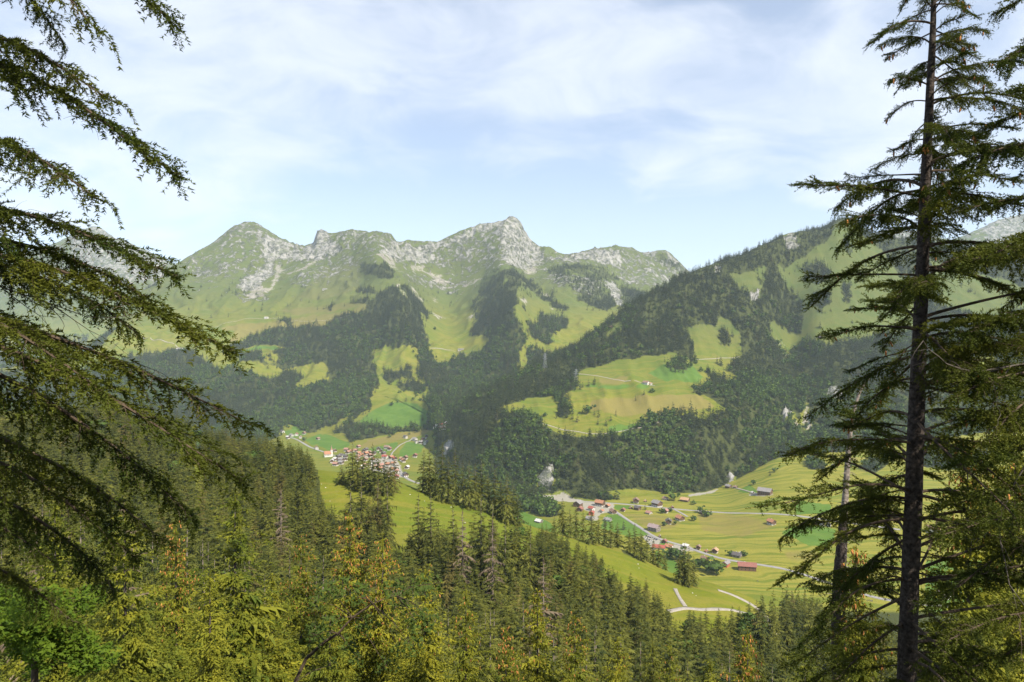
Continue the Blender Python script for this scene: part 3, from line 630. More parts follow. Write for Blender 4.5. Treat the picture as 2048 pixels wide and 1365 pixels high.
def spruce_crown(seed, whorls, per, segs, Rr, width=0.34, hang=0.10, low=0.05, ragged=0.25, base_up=0.0, droop=0.30, tw=0.75):
    """triangles of a spruce crown of unit height: whorls of drooping boughs carrying side sprays"""
    g = np.random.default_rng(seed)
    t0 = np.linspace(0, 1, whorls) ** 0.92
    t = low + (0.985 - low) * t0
    t = np.repeat(t, per) + g.normal(0, 0.35 / whorls, whorls * per)
    n = len(t); az = np.tile(np.arange(per) * 2*np.pi/per, whorls) + np.repeat(g.uniform(0, 6.28, whorls), per) + g.normal(0, 0.25, n)
    tt = np.clip((t - low) / (1 - low), 0, 1)
    prof = (1 - tt) ** 0.82 * np.clip(0.62 + tt * 2.2, 0, 1)
    lobes = 1 + 0.22*np.sin(az*2 + seed) * np.sin(t*14 + seed*1.7)
    r = (Rr * prof * lobes * (1 + g.normal(0, ragged, n)) + 0.006).clip(0.004)
    keep = g.random(n) > 0.06 + 0.10*(1-tt); t, az, r, tt = t[keep], az[keep], r[keep], tt[keep]; n = len(t)
    dx, dy = np.cos(az), np.sin(az)
    rise = r * (0.55*tt - 0.10); dr = r * (droop + 0.35*(1-tt)) * (1 + g.normal(0, 0.2, n))
    def P(s):
        return np.stack([dx*r*s, dy*r*s, t + rise*s - dr*s*s + 0.10*r*s**4], -1)
    out = []
    for k in range(segs):
        s = (k + 0.6) / segs * (1 + g.normal(0, 0.05, n)); e = tw / segs
        a, b = P(np.clip(s - e, 0, 1)), P(np.clip(s + e*0.6, 0, 1.0))
        w = width * r * (1.05 - 0.75*s) * (1 + g.normal(0, 0.25, n))
        for sd in (-1, 1):
            ap = P(np.clip(s + 0.20, 0, 1.2)); ap[:, 0] += -dy*w*sd; ap[:, 1] += dx*w*sd
            ap[:, 2] -= hang * r * g.uniform(0.2, 1.6, n)
            out.append(np.stack([a, b, ap], 1))
        dn = P(np.clip(s + 0.06, 0, 1)); dn[:, 2] -= (hang*2.0*r + 0.004) * g.uniform(0.4, 1.5, n); dn[:, 0] += -dy*w*0.3*g.normal(0, 1, n); dn[:, 1] += dx*w*0.3*g.normal(0, 1, n)
        out.append(np.stack([a, b, dn], 1))
    top = np.array([[[0.006,0,0.95],[-0.006,0,0.95],[0,0,1.01]], [[0,0.006,0.95],[0,-0.006,0.95],[0,0,1.01]]])
    return np.concatenate(out + [top])
def trunk_mesh(name, r0, mat, n=7, top=0.97, z0=-0.06):
    m = MB(); zs = [z0, 0.0, 0.25, 0.6, top]; rs = [r0*1.35, r0, r0*0.8, r0*0.45, r0*0.08]
    m.tube([(0, 0, z) for z in zs], rs, n); return m.mesh(name, mat, True)
def broad_crown(seed, n, squash=0.8, leaf=0.10):
    """an uneven rounded broadleaved crown of leaf clumps, unit height"""
    g = np.random.default_rng(seed)
    cs = np.column_stack([g.normal(0, 0.17, 14), g.normal(0, 0.17, 14), g.uniform(0.3, 0.86, 14)]); cr = g.uniform(0.13, 0.22, 14)
    k = g.integers(0, 14, n); d = g.normal(0, 1, (n, 3)); d /= np.linalg.norm(d, axis=1)[:, None]
    c = cs[k] + d * (cr[k] * g.uniform(0.7, 1.05, n))[:, None]
    a = np.cross(d, g.normal(0, 1, (n, 3))); a /= np.linalg.norm(a, axis=1)[:, None] + 1e-9; b = np.cross(d, a)
    tilt = g.normal(0, 0.5, (n, 1)); b = b + d * tilt
    s = leaf * g.uniform(0.6, 1.4, (n, 1))
    q = np.stack([c - a*s, c + b*s*0.9, c + a*s, c - b*s*0.9], 1)
    return np.concatenate([q[:, [0, 1, 2]], q[:, [0, 2, 3]]])

FAR_SP = [tri_mesh('crown', spruce_crown(100+i, 8, 6, 2, Rr, 0.5, 0.22, 0.05, 0.25, tw=1.0), [M_far_spruce]) for i, Rr in enumerate((0.16, 0.19, 0.22))]
FAR_BL = [tri_mesh('crown', broad_crown(120+i, 70, leaf=0.13), [M_far_leaf]) for i in range(2)]
MID_SP = [tri_mesh('crown', spruce_crown(140+i, 15, 7, 7, Rr, 0.40, 0.13, lo, 0.24), [M_mid_spruce]) for i, (Rr, lo) in enumerate(((0.18, 0.06), (0.20, 0.04), (0.185, 0.08), (0.22, 0.05), (0.16, 0.10), (0.19, 0.06)))]
MID_BL = [tri_mesh('crown', broad_crown(160+i, 900, leaf=0.05), [M_far_leaf]) for i in range(2)]
def fine_crown(seed, whorls, per, Rr, low=0.04, ragged=0.28, tw=13, nl=27, H0=16.0, fuzzy=1.0):
    """crown for spruces 20 to 90 m away: every bough carries twigs, every twig many short needle tufts"""
    g = np.random.default_rng(seed)
    t = np.repeat(low + (0.985 - low) * np.linspace(0, 1, whorls) ** 0.9, per) + g.normal(0, 0.4 / whorls, whorls * per); n = len(t)
    az = np.tile(np.arange(per) * 2*np.pi/per, whorls) + np.repeat(g.uniform(0, 6.28, whorls), per) + g.normal(0, 0.3, n)
    tt = np.clip((t - low) / (1 - low), 0, 1)
    r = Rr * (1 - tt)**0.8 * np.clip(0.62 + tt*2.2, 0, 1) * (1 + 0.2*np.sin(az*2 + seed)*np.sin(t*14 + seed*1.7)) * (1 + g.normal(0, ragged, n)) + 0.012
    r = r.clip(0.008); kp = g.random(n) > 0.10 + 0.12*(1 - tt); t, az, r, tt = t[kp], az[kp], r[kp], tt[kp]; n = len(t)
    nt = np.clip((r / Rr * tw * 1.3).astype(int), 3, tw); bi = np.repeat(np.arange(n), nt); m = len(bi)
    B = lambda a: a[bi]
    s0 = g.uniform(0.18, 1.0, m); sd = np.where(g.random(m) < .5, -1, 1)
    dx, dy = np.cos(az), np.sin(az); rise = r*(0.55*tt - 0.05); dr = r*(0.28 + 0.38*(1 - tt))*(1 + g.normal(0, .2, n))
    def P(s, b): return np.stack([dx[b]*r[b]*s, dy[b]*r[b]*s, t[b] + rise[b]*s - dr[b]*s*s + 0.14*r[b]*s**4], -1)
    tl = r[bi] * (0.62*(1 - s0)**0.7 + 0.14) * g.uniform(.5, 1.2, m) + 0.006
    fw, sw = g.uniform(.5, 1.1, m), sd*g.uniform(.3, 1.0, m)
    D = np.stack([dx[bi]*fw - dy[bi]*sw, dy[bi]*fw + dx[bi]*sw, g.uniform(-.25, .15, m)], -1); D /= np.linalg.norm(D, axis=1)[:, None]
    k = np.clip((tl * H0 / 0.045 * fuzzy).astype(int), 4, nl); ti = np.repeat(np.arange(m), k); q = g.random(len(ti))
    hang = g.uniform(.05, .6, m)
    C = P(s0, bi)[ti] + D[ti]*(tl[ti]*q)[:, None]; C[:, 2] -= (hang[ti]*tl[ti]*q*q)
    L = (0.10 / H0) * g.uniform(.6, 1.5, len(ti)); dd = D[ti] + g.normal(0, .55, (len(ti), 3)); dd[:, 2] -= g.uniform(-.1, .6, len(ti)); dd /= np.linalg.norm(dd, axis=1)[:, None]
    w = np.cross(dd, g.normal(0, 1, dd.shape)); w /= np.linalg.norm(w, axis=1)[:, None]; w *= (L*0.26)[:, None]
    return np.stack([C - w, C + w, C + dd*L[:, None]], 1)
NEAR_SP = [tri_mesh('crown', np.concatenate([fine_crown(180+i, 26, 8, Rr, tw=17), spruce_crown(220+i, 26, 8, 4, Rr*0.62, 0.5, 0.2, 0.05, 0.2)]), [M_near_spruce]) for i, Rr in enumerate((0.19, 0.22, 0.17, 0.205))]
print('NEAR CROWN', [len(m.polygons) for m in NEAR_SP])
DEAD_SP = tri_mesh('crown', spruce_crown(199, 22, 6, 4, 0.11, 0.16, 0.10, 0.15, 0.4), [M_deadneedle])
TR_MID = trunk_mesh('trunk', 0.013, M_farbark); TR_NEAR = trunk_mesh('trunk', 0.012, M_bark, 9)
TR_FAR = trunk_mesh('trunk', 0.012, M_farbark, 5); TR_BL = trunk_mesh('trunk', 0.02, M_farbark, 6, 0.7)

def make_tree(name, crown, trunk, loc, H, label, cat='tree', group=None, rz=None, wid=1.0, lean=0.0):
    e = empty(name, loc, rnd.uniform(0, 6.28) if rz is None else rz)
    if lean: e.rotation_euler.x = lean
    e.scale = (H*wid, H*wid, H)
    obj('trunk', trunk, e); obj('crown', crown, e)
    return tag(e, label, cat, group)

# ---- woods nobody could count: points that carry one tree each
def wood(name, label, P, S, RZ, IDX, protos):
    me = bpy.data.meshes.new(name); n = len(P)
    me.vertices.add(n); me.vertices.foreach_set('co', np.asarray(P, np.float32).ravel())
    a = me.attributes.new('scl', 'FLOAT_VECTOR', 'POINT'); a.data.foreach_set('vector', np.asarray(S, np.float32).ravel())
    a = me.attributes.new('rot', 'FLOAT_VECTOR', 'POINT'); a.data.foreach_set('vector', np.asarray(RZ, np.float32).ravel())
    a = me.attributes.new('idx', 'INT', 'POINT'); a.data.foreach_set('value', np.asarray(IDX, np.int32))
    o = obj(name, me); tag(o, label, None, None, 'stuff')
    ng = bpy.data.node_groups.new(name, 'GeometryNodeTree')
    ng.interface.new_socket('Geometry', in_out='INPUT', socket_type='NodeSocketGeometry')
    ng.interface.new_socket('Geometry', in_out='OUTPUT', socket_type='NodeSocketGeometry')
    N, L = ng.nodes, ng.links
    gi = N.new('NodeGroupInput'); go = N.new('NodeGroupOutput'); jn = N.new('GeometryNodeJoinGeometry')
    def attr(nm, ty):
        x = N.new('GeometryNodeInputNamedAttribute'); x.data_type = ty; x.inputs['Name'].default_value = nm; return x
    sc, ro, ix = attr('scl', 'FLOAT_VECTOR'), attr('rot', 'FLOAT_VECTOR'), attr('idx', 'INT')
    for k, pr in enumerate(protos):
        ip = N.new('GeometryNodeInstanceOnPoints'); ob = N.new('GeometryNodeObjectInfo'); ob.inputs['Object'].default_value = pr
        cm = N.new('FunctionNodeCompare'); cm.data_type = 'INT'; cm.operation = 'EQUAL'
        L.new(ix.outputs['Attribute'], cm.inputs[2]); cm.inputs[3].default_value = k
        L.new(gi.outputs[0], ip.inputs['Points']); L.new(cm.outputs[0], ip.inputs['Selection']); L.new(ob.outputs['Geometry'], ip.inputs['Instance'])
        L.new(ro.outputs['Attribute'], ip.inputs['Rotation']); L.new(sc.outputs['Attribute'], ip.inputs['Scale']); L.new(ip.outputs[0], jn.inputs[0])
    L.new(jn.outputs[0], go.inputs[0])
    md = o.modifiers.new('trees', 'NODES'); md.node_group = ng
    return o

# ---- single trees out on the meadows; the first of each mesh also serves the woods
LONE = [  # u, v of the foot, height m, kind (s spruce, b broadleaved), place
 (1010,830,15,'b','a'),(1090,833,10,'b','a'),(1112,838,20,'s','a'),(1122,834,24,'s','a'),(1133,836,20,'s','a'),(1175,828,22,'b','a'),(1196,850,15,'s','a'),(1212,852,17,'s','a'),(1222,842,16,'s','a'),(1232,833,18,'s','a'),
 (1271,802,14,'s','b'),(1288,790,14,'s','b'),(1305,786,13,'b','b'),(1342,742,20,'s','c'),(1350,744,22,'s','c'),(1358,745,22,'s','c'),(1366,747,18,'s','c'),(1442,690,20,'s','d'),(1450,692,22,'s','d'),(1458,692,18,'s','d'),
 (1397,720,6,'s','d'),(1145,775,12,'s','a'),(1160,780,15,'s','a'),(1400,788,16,'s','b'),(1388,786,12,'s','b'),
 (783,812,14,'b','e'),(812,803,20,'s','e'),(826,800,10,'b','e'),(795,806,9,'b','e'),(635,620,20,'s','f'),(662,615,22,'s','f'),(689,613,20,'s','f'),(575,650,22,'s','f'),(570,652,20,'s','f'),(1120,705,26,'s','g'),(1112,700,20,'s','g'),(1140,690,20,'s','g'),
 (1540,952,14,'s','h'),(1507,970,10,'b','h'),(1549,945,10,'b','h'),(1650,945,14,'s','h'),(1700,935,13,'b','h'),(1387,1010,9,'b','i'),(1388,1042,10,'b','i'),(1347,1002,18,'b','i'),(1247,1060,16,'s','i'),(1290,1020,12,'s','i'),
 (1325,1027,10,'b','i'),(1340,1024,8,'b','i'),(1400,1026,12,'b','j'),(1412,1034,13,'b','j'),(1422,1030,12,'s','j'),(1328,1052,7,'b','i'),(1350,1050,7,'b','i'),(1460,1112,8,'b','k'),(1488,1113,8,'b','k'),(1395,1140,17,'b','k'),(1422,1146,20,'b','k'),(1434,1150,18,'b','k'),(1340,1116,16,'b','k'),(1352,1120,17,'b','k'),(1366,1122,15,'b','k'),
 (747,905,14,'s','l'),(608,883,13,'b','l'),(1725,1020,12,'b','h'),(1210,1053,16,'s','i')]
PLACE = dict(a='at the lower edge of the sunny meadow shoulder', b='beside the farm on the meadow shoulder', c='in the clump below the forest edge', d='on the saddle meadow under the crest', e='on the dry pasture above the church village', f='high on the open pasture below the peaks',
             g='in the meadow between the two wooded spurs', h='on the rising meadows at the valley end', i='among the chalets of the valley hamlet', j='in the hedge round the grey chalet', k='near the long maroon roofed barn', l='beside the church village')
proto_sp, proto_bl, npl = [], [], 0
for u, v, H, k, pl in LONE:
    p = hit(u, v, 1, 3)
    ms, bs = rnd.randrange(3), rnd.randrange(2)
    if k == 's': o = make_tree('spruce', FAR_SP[ms], TR_FAR, p, H, 'small dark conical spruce ' + PLACE[pl], 'tree', 'spruces ' + PLACE[pl], None, 1.15)
    else: o = make_tree('broadleaved_tree', FAR_BL[bs], TR_BL, p, H, 'small round leafy tree ' + PLACE[pl], 'tree', 'leafy trees ' + PLACE[pl], None, 1.35)
    cr = [c for c in o.children if c.name.startswith('crown')][0]
    (proto_sp if k == 's' else proto_bl).append(cr)
def first_of(lst, meshes): return [next(o for o in lst if o.data == m) for m in meshes]
PROTO = first_of(proto_sp, FAR_SP) + first_of(proto_bl, FAR_BL)

# ---- far woods scattered over the forest cover of the terrain
def cell(a): return (a[:-1, :-1] + a[1:, :-1] + a[:-1, 1:] + a[1:, 1:]) / 4
cf, cl, cs = cell(forest_t), cell(leafw), cell(sparse)
e1 = PTS[:-1, 1:] - PTS[:-1, :-1]; e2 = PTS[1:, :-1] - PTS[:-1, :-1]
area = np.linalg.norm(np.cross(e1, e2), axis=-1)
cD = D[:-1, :-1]; cV = VV[1:, :-1]; seen = (cV - 30 / cD * FPX) < RUN[1:, :-1] + 1
inx = (UU[:-1, :-1] > -150) & (UU[:-1, :-1] < 2200)
zc = ZONE[:-1, :-1]
def scatter(mask, dens):
    n = rng.poisson(np.where(mask, np.clip(area * dens, 0, 40), 0)); r, c = np.nonzero(n); k = n[r, c]
    r, c = np.repeat(r, k), np.repeat(c, k); a, b = rng.random(len(r)), rng.random(len(r))
    P = PTS[r, c]*((1-a)*(1-b))[:, None] + PTS[r, c+1]*(a*(1-b))[:, None] + PTS[r+1, c]*((1-a)*b)[:, None] + PTS[r+1, c+1]*(a*b)[:, None]
    return P, r, c
sp = np.interp(cD, [700, 1500, 2500, 4000], [7.5, 8.2, 9.2, 10.5])
dens = np.maximum(np.where(cf > 0.75, 1.0, np.where(cf > 0.3, 0.5, np.where(cf > 0.05, 0.10, 0.0))), cs) / sp**2 * np.clip(1.15 + 1.5*cell(fbm(X/60., D/60., 83, 3)), 0.7, 1.5)
def far_wood(name, label, mask):
    P, r, c = scatter(mask & seen & inx, dens)
    n = len(P); lf = rng.random(n) < cl[r, c] * 0.62
    idx = np.where(lf, 3 + rng.integers(0, 2, n), rng.integers(0, 3, n))
    H = np.where(lf, rng.uniform(9, 19, n), rng.uniform(11, 31, n)) * np.clip(1.05 - np.maximum(P[:, 2], 0) / 1100, 0.5, 1)
    W = H * np.where(lf, rng.uniform(0.8, 1.2, n), rng.uniform(0.9, 1.3, n))
    P[:, 2] -= 0.3
    wood(name, label, P, np.stack([W, W, H], 1), np.stack([rng.normal(0, .03, n), rng.normal(0, .03, n), rng.uniform(0, 6.28, n)], 1), idx, PROTO)
    return n
cnt = []
cnt.append(far_wood('forest', 'dark mixed forest covering the hill across the valley', (zc == 2) & (UU[:-1, :-1] > 868)))
cnt.append(far_wood('forest', 'hazy forest on the left slopes above the church village', ((zc == 1) | (zc == 2)) & (UU[:-1, :-1] <= 868)))
cnt.append(far_wood('forest', 'woods along the river on the valley floor', (zc == 1) & (UU[:-1, :-1] > 868)))
cnt.append(far_wood('forest', 'spruce woods on the spurs of the mountain range', (zc == 3)))
print('FAR TREES', cnt)

# ------------------------------------------------------------------ spruces of the near hillside
near_list = []      # (score, x, y, z, H, region, kind)
crest_u = np.array([c[0] for c in CR], float); crest_d = pchip(crest_u, np.array([c[2] for c in CR], float), U)
def cd_at(u): return float(np.interp(u, U, crest_d))
SKY_U = [-200,0,60,110,180,250,330,400,450,520,560,600,632,645,660,690,705,785,795,812,822,850,900,960,1000,1050,1090,1130,1180,1204,1216,1240,1300,1338,1350,1440,1470,1500,1560,1650,1800,2100]
SKY_V = [745,752,752,748,765,782,815,838,848,862,872,890,915,985,1005,1003,985,985,1075,1085,1010,1002,1010,1020,1036,1042,1050,1062,1088,1105,1132,1140,1160,1205,1222,1215,1205,1195,1160,1165,1190,1210]
EXPL = []  # u, v_top, offset from the crest distance, region key
for u, vt in ((845,918),(858,912),(871,925),(884,908),(897,932),(912,915),(926,938),(938,940),(951,945),(962,938),(976,960),(990,958),(1002,972),(1014,968),(1026,985),(1036,1000)): EXPL.append((u, vt, rnd.uniform(-6, 14), 'row'))
for u, vt in ((683,938),(705,903),(714,920),(727,915),(746,908),(757,930),(738,935),(768,928),(781,938),(790,924),(775,945)): EXPL.append((u, vt, rnd.uniform(-35, -20), 'knoll'))
for u, vt in ((1108,1038),(1126,1005),(1140,1025),(1152,1020),(1166,1030),(1184,1028),(1196,1040),(1210,1045),(1222,1040),(1234,1052),(1258,1062),(1270,1055),(1282,1068),(1294,1078),(1306,1085),(1318,1095),(1330,1112)): EXPL.append((u, vt, rnd.uniform(5, 30), 'mid row'))
for u, vt, off in ((1358,1110,-12),(1368,1098,-10),(1378,1104,-14),(1388,1120,-8)): EXPL.append((u, vt, off, 'pair'))
for u, vt in ((862,1002),(835,1005),(908,1030),(1060,1070),(1010,1060),(962,1008),(986,1022),(776,975),(752,972),(722,970),(700,978)): EXPL.append((u, vt, -rnd.uniform(95, 115), 'front'))
for u, vt, d_ in ((925,1018,250),(562,975,230),(248,1000,60),(1087,1110,150),(985,1040,240),(776,925,382)):
    z = ground(u, d_); near_list.append([0, (u-CU)/FPX*d_, d_, z, (CV - vt)/FPX*d_ - z, 'gully far', 'd'])
for u, vt, off, rg in EXPL:
    d = cd_at(u) + off; z = ground(u, d); zt = (CV - vt) / FPX * d
    near_list.append([0, (u-CU)/FPX*d, d, z, max(9, (zt - z) * (1.22 if rg in ('row', 'knoll') else 1.10) + 1.0), rg, 's'])
g = np.random.default_rng(5)
for y in np.arange(50, 600, 6.6):
    for x in np.arange(-0.98*y - 10, 0.95*y + 10, 6.6):
        xx, yy = x + g.uniform(-3, 3), y + g.uniform(-3, 3)
        u = CU + xx / yy * FPX
        if not -160 < u < 2200: continue
        cdd = cd_at(u)
        if yy > cdd + (150 if (u > 1400 or u < 600) else -25 if 640 < u < 990 else 25): continue
        ci = int(round((u - U[0]) / (U[1] - U[0]))); ri = int(np.searchsorted(D[:, ci], yy))
        if ZONE[min(ri, NR-1), ci] == 0 and forest[min(ri, NR-1), ci] < 0.5: continue
        if yy < 100 and g.random() < 0.45: continue
        if fbm(np.array([xx/28.]), np.array([yy/28.]), 91, 3)[0] < -0.36: continue
        z = ground(u, yy); H = g.uniform(14, 25) * (1.0 if yy > 110 else 0.85)
        lim = float(np.interp(u, SKY_U, SKY_V)) + g.uniform(-4, 14)
        zt_lim = (CV - lim) / FPX * yy
        if z + H > zt_lim:
            H2 = zt_lim - z
            if H2 < (5 if 985 < u < 1215 else 7): continue
            H = H2 if H2 > 11 or 985 < u < 1215 or g.random() < 0.4 else 0
            if H == 0: continue
        rr = RUN[min(ri, NR-1), ci]; vt = CV - (z + H) / yy * FPX
        if vt > rr + 2: continue
        k = 'b' if g.random() < 0.035 else ('d' if g.random() < 0.02 else 's')
        if k == 'b': H *= 0.6
        reg = ('left' if u < 640 else 'gully' if u < 1100 else 'right') + (' close' if yy < 130 else ' far')
        if yy > cdd + 5: reg = 'left far' if u < 640 else 'beyond'
        near_list.append([yy, xx, yy, z, H, reg, k])
near_list.sort(key=lambda a: a[0] - (0 if 0 < CU + a[1]/a[2]*FPX < 2048 else -1000))
REG = {'row': ('tall dark spruce in the tight row along the meadow crest', 'spruces in the tight row along the meadow crest'),
 'knoll': ('spruce in the small group on top of the bright knoll', 'spruces on top of the bright knoll'),
 'mid row': ('spruce in the row hiding the hamlet, above the lower meadow strip', 'spruces in the row in front of the hamlet'),
 'pair': ('spruce of the tight clump alone beside the gravel track', 'spruces of the clump beside the gravel track'),
 'front': ('spruce standing clear in front of the sunny knoll meadow', 'spruces in front of the knoll meadow'),
 'left close': ('spruce low on the left hillside behind the big drooping boughs', 'spruces low on the left hillside'),
 'left far': ('spruce in the dense stand climbing the left hillside', 'spruces climbing the left hillside'),
 'gully close': ('spruce on the steep slope straight below the viewpoint', 'spruces straight below the viewpoint'),
 'gully far': ('spruce in the wooded hollow below the knoll meadow', 'spruces in the hollow below the knoll'),
 'right close': ('spruce on the steep right slope below the tall dark trunk', 'spruces on the steep right slope'),
 'right far': ('spruce in the wood below the gravel track on the right', 'spruces below the gravel track'),
 'beyond': ('spruce beyond the gravel road bend on the far slope of the hillside', 'spruces beyond the gravel road bend')}
NM = 285
mid_proto = {}
ORD = ['first', 'second', 'third', 'fourth', 'fifth', 'sixth', 'seventh', 'eighth', 'ninth', 'tenth', 'eleventh', 'twelfth', 'thirteenth', 'fourteenth', 'fifteenth', 'sixteenth', 'seventeenth', 'eighteenth']
for rg in ('row', 'mid row', 'knoll', 'pair', 'front'):
    for i, a in enumerate(sorted([a for a in near_list if a[5] == rg], key=lambda a: a[1]/a[2])):
        a.append(ORD[i] + ' from the left: ' + REG[rg][0])
BANDS = [(-400, 260, 'under the darkest left boughs'), (260, 520, 'round the broad yellow green spruce'), (520, 640, 'round the olive spruce with scattered cones'), (640, 760, 'below the cone laden pair'), (760, 920, 'behind the bent sapling'), (920, 1100, 'round the brownish twisted spruce'),
         (1100, 1260, 'right of the yellowing spruce'), (1260, 1460, 'below the gravel track'), (1460, 1660, 'left of the silvery snag'), (1660, 1850, 'between the snag and the dark trunk'), (1850, 2600, 'behind the boughs right of the dark trunk')]
TOP = {}
for a in near_list[:285]:
    if len(a) > 7: continue
    u = CU + a[1]/a[2]*FPX
    b = next(t for lo, hi, t in BANDS if lo <= u < hi); k = next(t for lim, t in ((68, 'lowest row'), (82, 'lower rows'), (96, 'middle rows'), (112, 'upper rows'), (130, 'higher rows'), (9e9, 'farthest rows')) if a[2] < lim)
    a.append('hillside spruce ' + b + ', ' + k)
for a in near_list[:NM]:
    _, x, y, z, H, reg, k, lab = a
    gr = REG[reg][1] if 'from the left' in lab else lab.replace('spruce', 'spruces', 1)
    if k == 'b':
        m = rnd.randrange(2); o = make_tree('broadleaved_tree', MID_BL[m], TR_BL, (x, y, z - 0.3), H, lab.replace('spruce', 'fresh green leafy tree', 1), 'tree', gr.replace('spruces', 'leafy trees', 1), None, 1.1)
    elif k == 'd':
        o = make_tree('dead_spruce', DEAD_SP, TR_MID, (x, y, z - 0.3), H, lab.replace('spruce', 'bare grey dead spruce', 1), 'tree', gr.replace('spruces', 'dead spruces', 1))
    elif y < 95:
        m = 10 + rnd.randrange(4); o = make_tree('spruce', NEAR_SP[m-10], TR_NEAR, (x, y, z - 0.3), H, lab, 'tree', gr, None, rnd.uniform(0.9, 1.15), rnd.gauss(0, 0.02))
    else:
        m = rnd.randrange(6); o = make_tree('spruce', MID_SP[m], TR_MID, (x, y, z - 0.3), H, lab, 'tree', gr, None, rnd.uniform(0.85, 1.25) * (24 / max(H, 12)) ** 0.35, rnd.gauss(0, 0.02))
    for c in o.children:
        if c.name.startswith('crown'): mid_proto.setdefault(c.data.name, c)
rest = near_list[NM:]
print('NEAR TREES', len(near_list), 'rest', len(rest))
pr = [mid_proto[m.name] for m in MID_SP if m.name in mid_proto] + [mid_proto[m.name] for m in MID_BL if m.name in mid_proto]
nsp = sum(m.name in mid_proto for m in MID_SP)
if rest:
    P = np.array([[a[1], a[2], a[3]-0.3] for a in rest]); H = np.array([a[4] for a in rest]); n = len(rest)
    idx = np.array([(nsp + rnd.randrange(len(pr)-nsp)) if (a[6] == 'b' and len(pr) > nsp) else rnd.randrange(nsp) for a in rest])
    W = H * rng.uniform(0.85, 1.25, n) * (24 / np.maximum(H, 12)) ** 0.35
    wood('forest', 'rest of the spruce forest on the near hillside', P, np.stack([W, W, H], 1), np.stack([rng.normal(0, .02, n), rng.normal(0, .02, n), rng.uniform(0, 6.28, n)], 1), idx, pr)
# ------------------------------------------------------------------ houses
M_plaster = plain('white_plaster', (0.58, 0.55, 0.50), 0.85, 0.08, 0.5)
M_timber = plain('brown_timber', (0.135, 0.078, 0.048), 0.85, 0.3, 1.5)
M_greytimber = plain('grey_timber', (0.22, 0.19, 0.17), 0.85, 0.25, 1.5)
M_brick = plain('red_boards', (0.42, 0.13, 0.075), 0.85, 0.2, 1.5)
M_glass = plain('window_glass', (0.03, 0.035, 0.04), 0.15, 0.2, 1, 0.6)
M_stone = plain('chimney_stone', (0.40, 0.37, 0.34), 0.9, 0.2, 1)
ROOF = {k: plain(k + '_roof_tiles', c, 0.8, 0.22, 0.9) for k, c in dict(orange=(0.32, 0.155, 0.09), tan=(0.38, 0.24, 0.14), red=(0.28, 0.08, 0.06), maroon=(0.22, 0.095, 0.075), brown=(0.21, 0.135, 0.10), grey=(0.21, 0.195, 0.19), dark=(0.095, 0.085, 0.085), salmon=(0.30, 0.165, 0.13), white=(0.48, 0.46, 0.44), purple=(0.26, 0.20, 0.20)).items()}
WIN = None
def window_mesh():
    m = MB(); m.box(-0.5, 0.5, -0.06, 0.04, -0.6, 0.6); return m.mesh('window', M_glass)
WIN = window_mesh()
